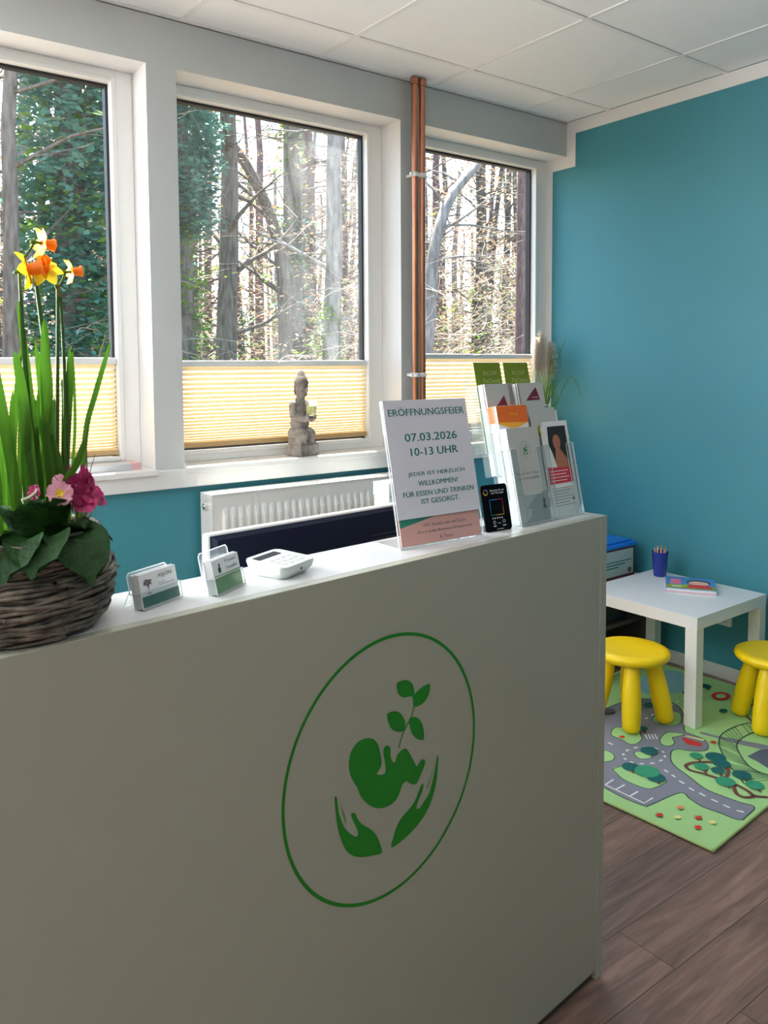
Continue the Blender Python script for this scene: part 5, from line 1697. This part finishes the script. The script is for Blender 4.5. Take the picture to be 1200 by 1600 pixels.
def picture_book():
    e = thing('picture_book', "children's picture book with a blue and red cover lying on the white table", 'book', (-0.372, -0.868, TT), radians(-57))
    W, D, T_ = 0.205, 0.205, 0.018
    MB().box(0.001, W - 0.002, 0.001, D - 0.002, 0.002, T_ - 0.002).build('pages', M['paper'], e)
    MB().box(0, W, 0, D, 0, 0.002).build('back_cover', M['bookpink'], e)
    MB().box(0, W, 0, D, T_ - 0.002, T_).build('front_cover', M['bookblue'], e)
    F = frame((0, 0, T_), (1, 0, 0), (0, 1, 0))
    def p(pts, off, m, nm):
        MB().poly(pts, F, off).build(nm, M[m], e)
    p([(0.004, 0.004), (W - 0.004, 0.004), (W - 0.004, 0.060), (0.11, 0.075), (0.004, 0.065)], 0.0003, 'lime', 'green_meadow')
    p([(0.02, 0.075), (0.065, 0.075), (0.065, 0.165), (0.02, 0.165)], 0.0004, 'bookpink', 'pink_panel')
    p(circle(0.137, 0.120, 0.050, 0.046, 24), 0.0004, 'ink_dark', 'dark_oval')
    p(circle(0.137, 0.108, 0.042, 0.036, 24), 0.0005, 'peach', 'peach_oval')
    p([(0.085, 0.022), (0.190, 0.022), (0.180, 0.076), (0.100, 0.078)], 0.0006, 'bookred', 'red_shape')
    p(circle(0.045, 0.035, 0.022, 0.010, 16), 0.0006, 'ink_white', 'white_oval')
picture_book()

def storage_box():
    e = thing('storage_box', 'storage box with bright blue lid and pale label in the corner behind the table', 'box', (-0.415, -0.525, 0.412))
    W, D, Hh = 0.335, 0.40, 0.180
    b = MB()
    b.box(0.008, W - 0.008, 0.008, D - 0.008, 0.0, Hh - 0.022)
    b.build('box_body', M['boxred'], e, bevel=0.008)
    MB().box(0.0, W, 0.0, D, Hh - 0.024, Hh - 0.004).build('box_lid', M['lidblue'], e, bevel=0.006)
    MB().box(0.02, W - 0.02, 0.02, D - 0.02, Hh - 0.004, Hh + 0.006).build('lid_panel', M['lidblue'], e, bevel=0.004)
    MB().box(0.030, W - 0.028, 0.0062, 0.0078, 0.022, Hh - 0.034).build('label_sheet', M['label_grey'], e)
    F = frame((0.030, 0.0062, 0.022), (1, 0, 0), (0, 0, 1))
    g = MB()
    for k in range(3):
        g.stroke([(0.02, 0.070 - k * 0.014), (0.262 - 0.05 * k, 0.070 - k * 0.014)], 0.005 if k == 0 else 0.006, F, 0.0004)
    g.build('label_print', M['ink_teal'], e)
    g = MB()
    g.prism(rrect(0.235, 0.262, 0.006, 0.030, 0.003), F, 0.0002, 0.0006)
    g.build('label_square', M['ink_grey'], e)
storage_box()

def low_shelf():
    e = thing('low_shelf', 'dark low open shelf carrying the blue lidded box in the corner', 'shelf', (-0.80, -0.56, 0.0))
    W, D, Hh = 0.775, 0.50, 0.411
    MB().box(0, W, 0, D, Hh - 0.022, Hh).build('shelf_top', M['greypaper'], e, bevel=0.001)
    MB().box(0, 0.02, 0, D, 0, Hh - 0.0225).build('side_board', M['shelf'], e)
    MB().box(W - 0.02, W, 0, D, 0, Hh - 0.0225).build('side_board', M['shelf'], e)
    MB().box(0.0205, W - 0.0205, 0.02, D, 0.19, 0.208).build('middle_board', M['shelf'], e)
    MB().box(0.0205, W - 0.0205, D - 0.012, D, 0, Hh - 0.0225).build('back_board', M['shelf'], e)
low_shelf()

def toy_tin():
    e = thing('toy_bin', 'black toy bin with a pale squiggle standing inside the low shelf', 'box', (-0.44, -0.52, 0.209))
    MB().box(0, 0.26, 0, 0.30, 0, 0.150).build('bin_body', M['black'], e, bevel=0.006)
    F = frame((0, 0, 0), (1, 0, 0), (0, 0, 1))
    g = MB()
    g.stroke([(q.x, q.y) for q in smooth_path([(0.06, 0.08, 0), (0.075, 0.105, 0), (0.09, 0.085, 0), (0.105, 0.11, 0), (0.115, 0.09, 0)], 5)], 0.004, F, 0.0006)
    g.build('pale_squiggle', M['greypaper'], e)
toy_tin()

e = thing('wall_socket', 'small white wall socket on the teal wall behind the table', 'socket', (0, -0.93, 0.292))
MB().prism(rrect(-0.04, 0.04, -0.04, 0.04, 0.006), frame((0, 0, 0), (0, -1, 0), (0, 0, 1)), 0.0, 0.010).build('cover_plate', M['plastic_white'], e)
MB().lathe([(0.020, 0.0102), (0.021, 0.0115), (0.023, 0.0115), (0.024, 0.0102)], 24, T=frame((0, 0, 0), (0, -1, 0), (0, 0, 1))).build('socket_ring', M['greypaper'], e)
# ---------------------------------------------------------------- woodland outside the windows
bark_brown = mat('brown_bark', (0.075, 0.058, 0.046), 0.95, color2=(0.20, 0.165, 0.135), scale=9, bump=0.8, bscale=26, stretch=(2.5, 2.5, 0.5))
bark_grey = mat('pale_grey_bark', (0.16, 0.14, 0.125), 0.95, color2=(0.36, 0.32, 0.29), scale=8, bump=0.6, bscale=30, stretch=(2.5, 2.5, 0.6))
bark_red = mat('reddish_pine_bark', (0.12, 0.070, 0.062), 0.95, color2=(0.25, 0.165, 0.155), scale=12, bump=0.9, bscale=22, stretch=(2.5, 2.5, 0.7))
ivy_teal = mat('dark_ivy_leaf', (0.085, 0.22, 0.175), 0.32, color2=(0.20, 0.42, 0.31), scale=2.2, transl=0.42)
ivy_bright = mat('sunny_ivy_leaf', (0.06, 0.17, 0.035), 0.35, color2=(0.30, 0.45, 0.05), scale=1.6, transl=0.45)  # lighter ivy, with sunlight put into the leaf colour
pine_leaf = mat('pine_needle_green', (0.07, 0.12, 0.055), 0.5, color2=(0.16, 0.21, 0.10), scale=2.0, transl=0.35)
dry_leaf = mat('dry_brown_leaf', (0.17, 0.10, 0.06), 0.8, color2=(0.42, 0.30, 0.20), scale=1.3, transl=0.35)
twig_mat = mat('pale_dry_twig', (0.26, 0.22, 0.18), 0.9, color2=(0.46, 0.40, 0.33), scale=2.0)
forest_floor = mat('leaf_litter', (0.10, 0.07, 0.045), 0.95, color2=(0.22, 0.17, 0.10), scale=3.0, bump=0.5, bscale=20)

GZ = -0.55
struct(MB().box(-30, 60, 0.36, 75, GZ - 0.2, GZ).build('ground_outside', forest_floor), 'leaf covered woodland ground outside the windows', 'ground')

def rand_dir(rnd, up=0.3):
    a = rnd.uniform(0, 2 * pi)
    return Vector((cos(a), sin(a), up)).normalized()

def branch(mb, rnd, p, d, ln, r, depth, n_sides, kink=0.22, droop=0.0, sub=3):
    k = 6 if depth > 0 else 4
    P = [Vector(p)]
    dd = Vector(d).normalized()
    for i in range(k):
        dd = (dd + Vector((rnd.uniform(-kink, kink), rnd.uniform(-kink, kink), rnd.uniform(-kink, kink) - droop))).normalized()
        P.append(P[-1] + dd * (ln / k))
    R_ = [max(0.002, r * (1 - 0.8 * i / k)) for i in range(k + 1)]
    mb.tube(P, R_, n_sides, caps=False)
    if depth > 0:
        for q in range(sub):
            i = rnd.randint(1, k)
            t = (P[i] - P[i - 1]).normalized()
            nd = (t * 0.7 + rand_dir(rnd, rnd.uniform(-0.3, 0.6)) * 0.8).normalized()
            branch(mb, rnd, P[i], nd, ln * rnd.uniform(0.35, 0.65), R_[i] * 0.6, depth - 1, max(3, n_sides - 1), kink, droop, sub)
    return P

def leaves(mb, rnd, c, spread, n, size, flat=0.6):
    """n small pointed leaves scattered about c"""
    for i in range(n):
        while True:
            q = Vector((rnd.uniform(-1, 1), rnd.uniform(-1, 1), rnd.uniform(-1, 1)))
            if q.length <= 1:
                break
        p = Vector(c) + Vector((q.x * spread[0], q.y * spread[1], q.z * spread[2]))
        a = rnd.uniform(0, 2 * pi)
        u = Vector((cos(a), sin(a), rnd.uniform(-0.7, 0.3))).normalized()
        v = u.cross(Vector((rnd.uniform(-0.6, 0.6), rnd.uniform(-0.6, 0.6), 1))).normalized()
        s = size * rnd.uniform(0.6, 1.25)
        w = s * flat
        mb.add([p - u * s * 0.5, p + v * w * 0.5 - u * s * 0.08, p + u * s * 0.55, p - v * w * 0.5 - u * s * 0.08], [(0, 1, 2, 3)])

def tree(name, label, x, y, r, h, bark, seed, lean_x=0.0, wob=0.12, nb=14, bl=1.6, b0=1.2, ivy=None, group=None, sides=10, crown=None, path=None, sub=3, depth=2):
    rnd = random.Random(seed)
    e = thing(name, label, 'tree', (x, y, GZ), 0, group)
    k = 14
    if path:
        P = smooth_path([Vector(p) for p in path], 5)
    else:
        P = []
        ox = oy = 0.0
        for i in range(k + 1):
            t = i / k
            ox += rnd.uniform(-wob, wob) * 0.35; oy += rnd.uniform(-wob, wob) * 0.35
            P.append(Vector((ox * t * 1.4 + lean_x * t, oy * t, h * t)))
    n = len(P) - 1
    R_ = [r * (1.25 - 0.25 * min(1, i / n * 6)) * (1 - 0.62 * i / n) for i in range(n + 1)]
    m = MB()
    m.tube(P, R_, sides, caps=True)
    m.build('trunk', bark, e)
    b = MB()
    cr = MB()
    for q in range(nb):
        t = (b0 + (h - b0) * (q + rnd.random()) / nb) / h
        i = min(n - 1, int(t * n))
        p = P[i].lerp(P[i + 1], t * n - i)
        d = rand_dir(rnd, rnd.uniform(-0.1, 0.8))
        bp = branch(b, rnd, p, d, bl * rnd.uniform(0.5, 1.25) * (1.1 - 0.5 * t), max(0.006, R_[i] * 0.32), depth, 4, sub=sub)
        if crown and t * h > crown[0]:
            for c in bp[3:]:
                leaves(cr, rnd, c, (0.42, 0.42, 0.28), crown[1], crown[2], 0.30)
    if b.v:
        b.build('branches', bark, e)
    if cr.v:
        cr.build('needle_foliage', pine_leaf, e)
    if ivy:
        for (z0, z1, w0, w1, cnt, sz, mt) in ivy:
            iv = MB()
            for c in range(cnt // 14):
                z = z0 + (z1 - z0) * rnd.random()
                t = (z - z0) / max(0.01, z1 - z0)
                i = min(n - 1, int(max(0, min(0.999, (z / h))) * n))
                p = P[i]
                a = rnd.uniform(0, 2 * pi)
                w = (w0 + (w1 - w0) * t) * rnd.uniform(0.35, 1.0)
                leaves(iv, rnd, (p.x + cos(a) * w, p.y + sin(a) * w, z), (0.17, 0.17, 0.20), 14, sz, 0.75)
            iv.build('ivy', mt, e)
    return e

# --- named trees near the house
tree('ivy_tree', 'tree thickly wrapped in dark teal ivy outside the window behind the daffodils', -0.55, 7.0, 0.24, 9.5, bark_brown, 1, 0.1, 0.1, 10, 1.2, 4.5,
     ivy=[(0.6, 8.2, 0.66, 0.72, 15000, 0.115, ivy_teal), (0.6, 6.5, 0.72, 0.74, 3000, 0.10, ivy_bright)])  # lighter leaves over the ivy as painted sun specks
tree('ivy_tree', 'tree with shaggy dark ivy at the pier-side edge of the smeared window', 1.50, 8.2, 0.22, 9.0, bark_brown, 2, -0.2, 0.1, 14, 1.5, 4.0,
     ivy=[(4.0, 7.2, 0.50, 0.80, 10000, 0.105, ivy_teal), (0.5, 4.2, 0.36, 0.32, 2600, 0.095, ivy_bright)])
tree('ivy_clad_tree', 'brown trunk with a green ivy sleeve behind the stone figure', 5.10, 11.0, 0.26, 10.5, bark_brown, 3, 0.0, 0.12, 14, 1.7, 3.0,
     ivy=[(0.5, 5.0, 0.32, 0.28, 2200, 0.095, ivy_teal), (3.5, 7.5, 0.30, 0.30, 700, 0.10, ivy_bright)])
tree('ivy_clad_tree', 'grey trunk with low green ivy seen through the smeared part of the pane', 3.62, 7.6, 0.17, 10.0, bark_grey, 4, 0.3, 0.12, 14, 1.8, 2.5,
     ivy=[(0.4, 3.0, 0.28, 0.24, 1500, 0.085, ivy_bright)])
tree('bare_tree', 'brown trunk with rising side branches left of the stone figure beyond the pane', 2.42, 8.8, 0.20, 10.0, bark_brown, 5, 0.2, 0.15, 18, 1.7, 1.8)
tree('bare_tree', 'slender brown tree with one long arching bough across the middle window', 4.25, 10.0, 0.15, 10.0, bark_brown, 6, -0.3, 0.15, 10, 2.2, 3.0,
     path=[(0, 0, 0), (0.05, 0, 2.5), (-0.05, 0, 4.2), (-0.55, 0, 5.4), (-1.4, 0, 6.4), (-2.2, 0, 7.2)])
tree('forked_tree', 'pale crooked tree forking near the copper pipes beyond the right window', 3.30, 5.0, 0.115, 7.0, bark_grey, 7, 0, 0, 10, 1.5, 2.6,
     path=[(0, 0, 0), (0.02, 0, 1.6), (0.14, 0, 2.7), (0.22, 0, 3.5), (0.50, 0, 4.2), (1.05, 0, 4.75), (1.7, 0, 5.3)])
tree('pine_tree', 'thick reddish pine trunk at the teal wall side of the right window', 5.10, 4.85, 0.185, 9.5, bark_red, 8, 0.02, 0.02, 9, 1.6, 3.2)
bx = thing('bare_tree', 'thin crooked sapling leaning behind the forked tree', 'tree', (4.25, 6.5, GZ))
mb = MB()
mb.tube(smooth_path([(0, 0, 0), (0.1, 0, 1.5), (-0.1, 0, 3.0), (0.3, 0, 4.5), (0.2, 0, 6.5)], 6), [0.06 - 0.0018 * i for i in range(25)], 7)
rr = random.Random(77)
for k in range(16):
    branch(mb, rr, (0.0 + 0.05 * k / 4, 0, 1.2 + 0.3 * k), rand_dir(rr, 0.3), rr.uniform(0.6, 1.4), 0.018, 2, 4)
mb.build('trunk', twig_mat, bx)
for k, (x, y, r, ln, lab) in enumerate(((-1.55, 6.0, 0.10, 0.25, 'slim bare tree nearest the outer edge of the daffodil window'), (-1.05, 8.5, 0.14, -0.25, 'leaning bare pine between the daffodils and the ivy tree'),
                                      (-0.85, 10.5, 0.15, 0.1, 'straight pine rising beside the ivy tree top'), (-2.3, 7.5, 0.14, 0.2, 'bare tree beyond the outer edge of the daffodil window'))):
    tree('pine_tree', lab, x, y, r, 10.5, bark_red if k != 0 else bark_brown, 20 + k, ln, 0.18, 16, 1.7, 1.8, crown=(3.6, 7, 0.16))

# --- the wood behind: single trunks, farther and farther
rnd = random.Random(99)
spots = []
tries = 0
while len(spots) < 150 and tries < 5000:
    tries += 1
    y = 11.5 + 30 * rnd.random() ** 1.1
    x = rnd.uniform(-3.51 + (y + 2.89) * 0.10, -3.51 + (y + 2.89) * 1.30)
    if rnd.random() < 0.12:
        x = rnd.uniform(-9, 0)
    if all((x - a) ** 2 + (y - b) ** 2 > 0.5 for a, b in spots):
        spots.append((x, y))
for i, (x, y) in enumerate(sorted(spots, key=lambda p: p[1])):
    near = y < 20
    cr = (3.5, 5, 0.24) if i % 2 == 0 else None
    iv = None
    if i % 4 == 1:
        iv = [(0.4, rnd.uniform(3, 7), 0.30, 0.26, 700, 0.14, ivy_teal if i % 8 == 1 else ivy_bright)]
    tree('woodland_tree', 'bare brown trunk in the wood beyond the windows', x, y, rnd.uniform(0.11, 0.21), rnd.uniform(9.5, 13.5), (bark_brown, bark_grey, bark_red)[i % 3], 200 + i,
         rnd.uniform(-0.7, 0.7), 0.2, 16 if near else 12, rnd.uniform(1.6, 2.6), 1.4, iv, 'trunks of the wood behind the house', 7, cr, sub=3 if near else 2)

# --- undergrowth nobody could count
u = MB()
rnd = random.Random(5)
for k in range(2900):
    y = 5.5 + 26 * rnd.random()
    x = rnd.uniform(-3.51 + (y + 2.89) * 0.12, -3.51 + (y + 2.89) * 1.28)
    if k > 2400:
        y = rnd.uniform(5.5, 10)
        x = -3.51 + (y + 2.89) * rnd.uniform(0.78, 1.18)
    z = GZ + abs(rnd.gauss(0, 1.4 + 0.12 * y)) + 0.3
    if y < 8 and z > 1.9 and x < 3.6:
        z = rnd.uniform(0, 1.9)
    a = rnd.uniform(0, 2 * pi)
    d = Vector((cos(a), sin(a), rnd.uniform(-0.4, 0.7)))
    branch(u, rnd, (x, y, z), d, rnd.uniform(0.5, 1.7), rnd.uniform(0.005, 0.013), 1, 3, 0.35, 0.05, 3)
o = u.build('twig_undergrowth', twig_mat)
tag(o, 'tangle of pale dry twigs between the trunks outside', 'undergrowth', None, 'stuff')
u = MB()
for k in range(5200):
    y = 8 + 26 * rnd.random()
    x = rnd.uniform(-3.51 + (y + 2.89) * 0.10, -3.51 + (y + 2.89) * 1.30)
    z = GZ + abs(rnd.gauss(0, 1.2 + 0.20 * y)) + 0.1
    leaves(u, rnd, (x, y, z), (0.55, 0.5, 0.4), 14, 0.055 + 0.0055 * y, 0.6)
o = u.build('dry_leaf_undergrowth', dry_leaf)
tag(o, 'brown dry foliage and bracken filling the wood between the trunks', 'undergrowth', None, 'stuff')
u = MB()
for k in range(800):
    y = 7 + 26 * rnd.random()
    x = rnd.uniform(-3.51 + (y + 2.89) * 0.10, -3.51 + (y + 2.89) * 1.30)
    z = GZ + abs(rnd.gauss(0, 0.8 + 0.09 * y)) + 0.1
    leaves(u, rnd, (x, y, z), (0.6, 0.5, 0.5), 14, 0.07 + 0.0055 * y, 0.6)
o = u.build('green_undergrowth', ivy_bright)
tag(o, 'sunlit green leaves of shrubs scattered low in the wood', 'undergrowth', None, 'stuff')
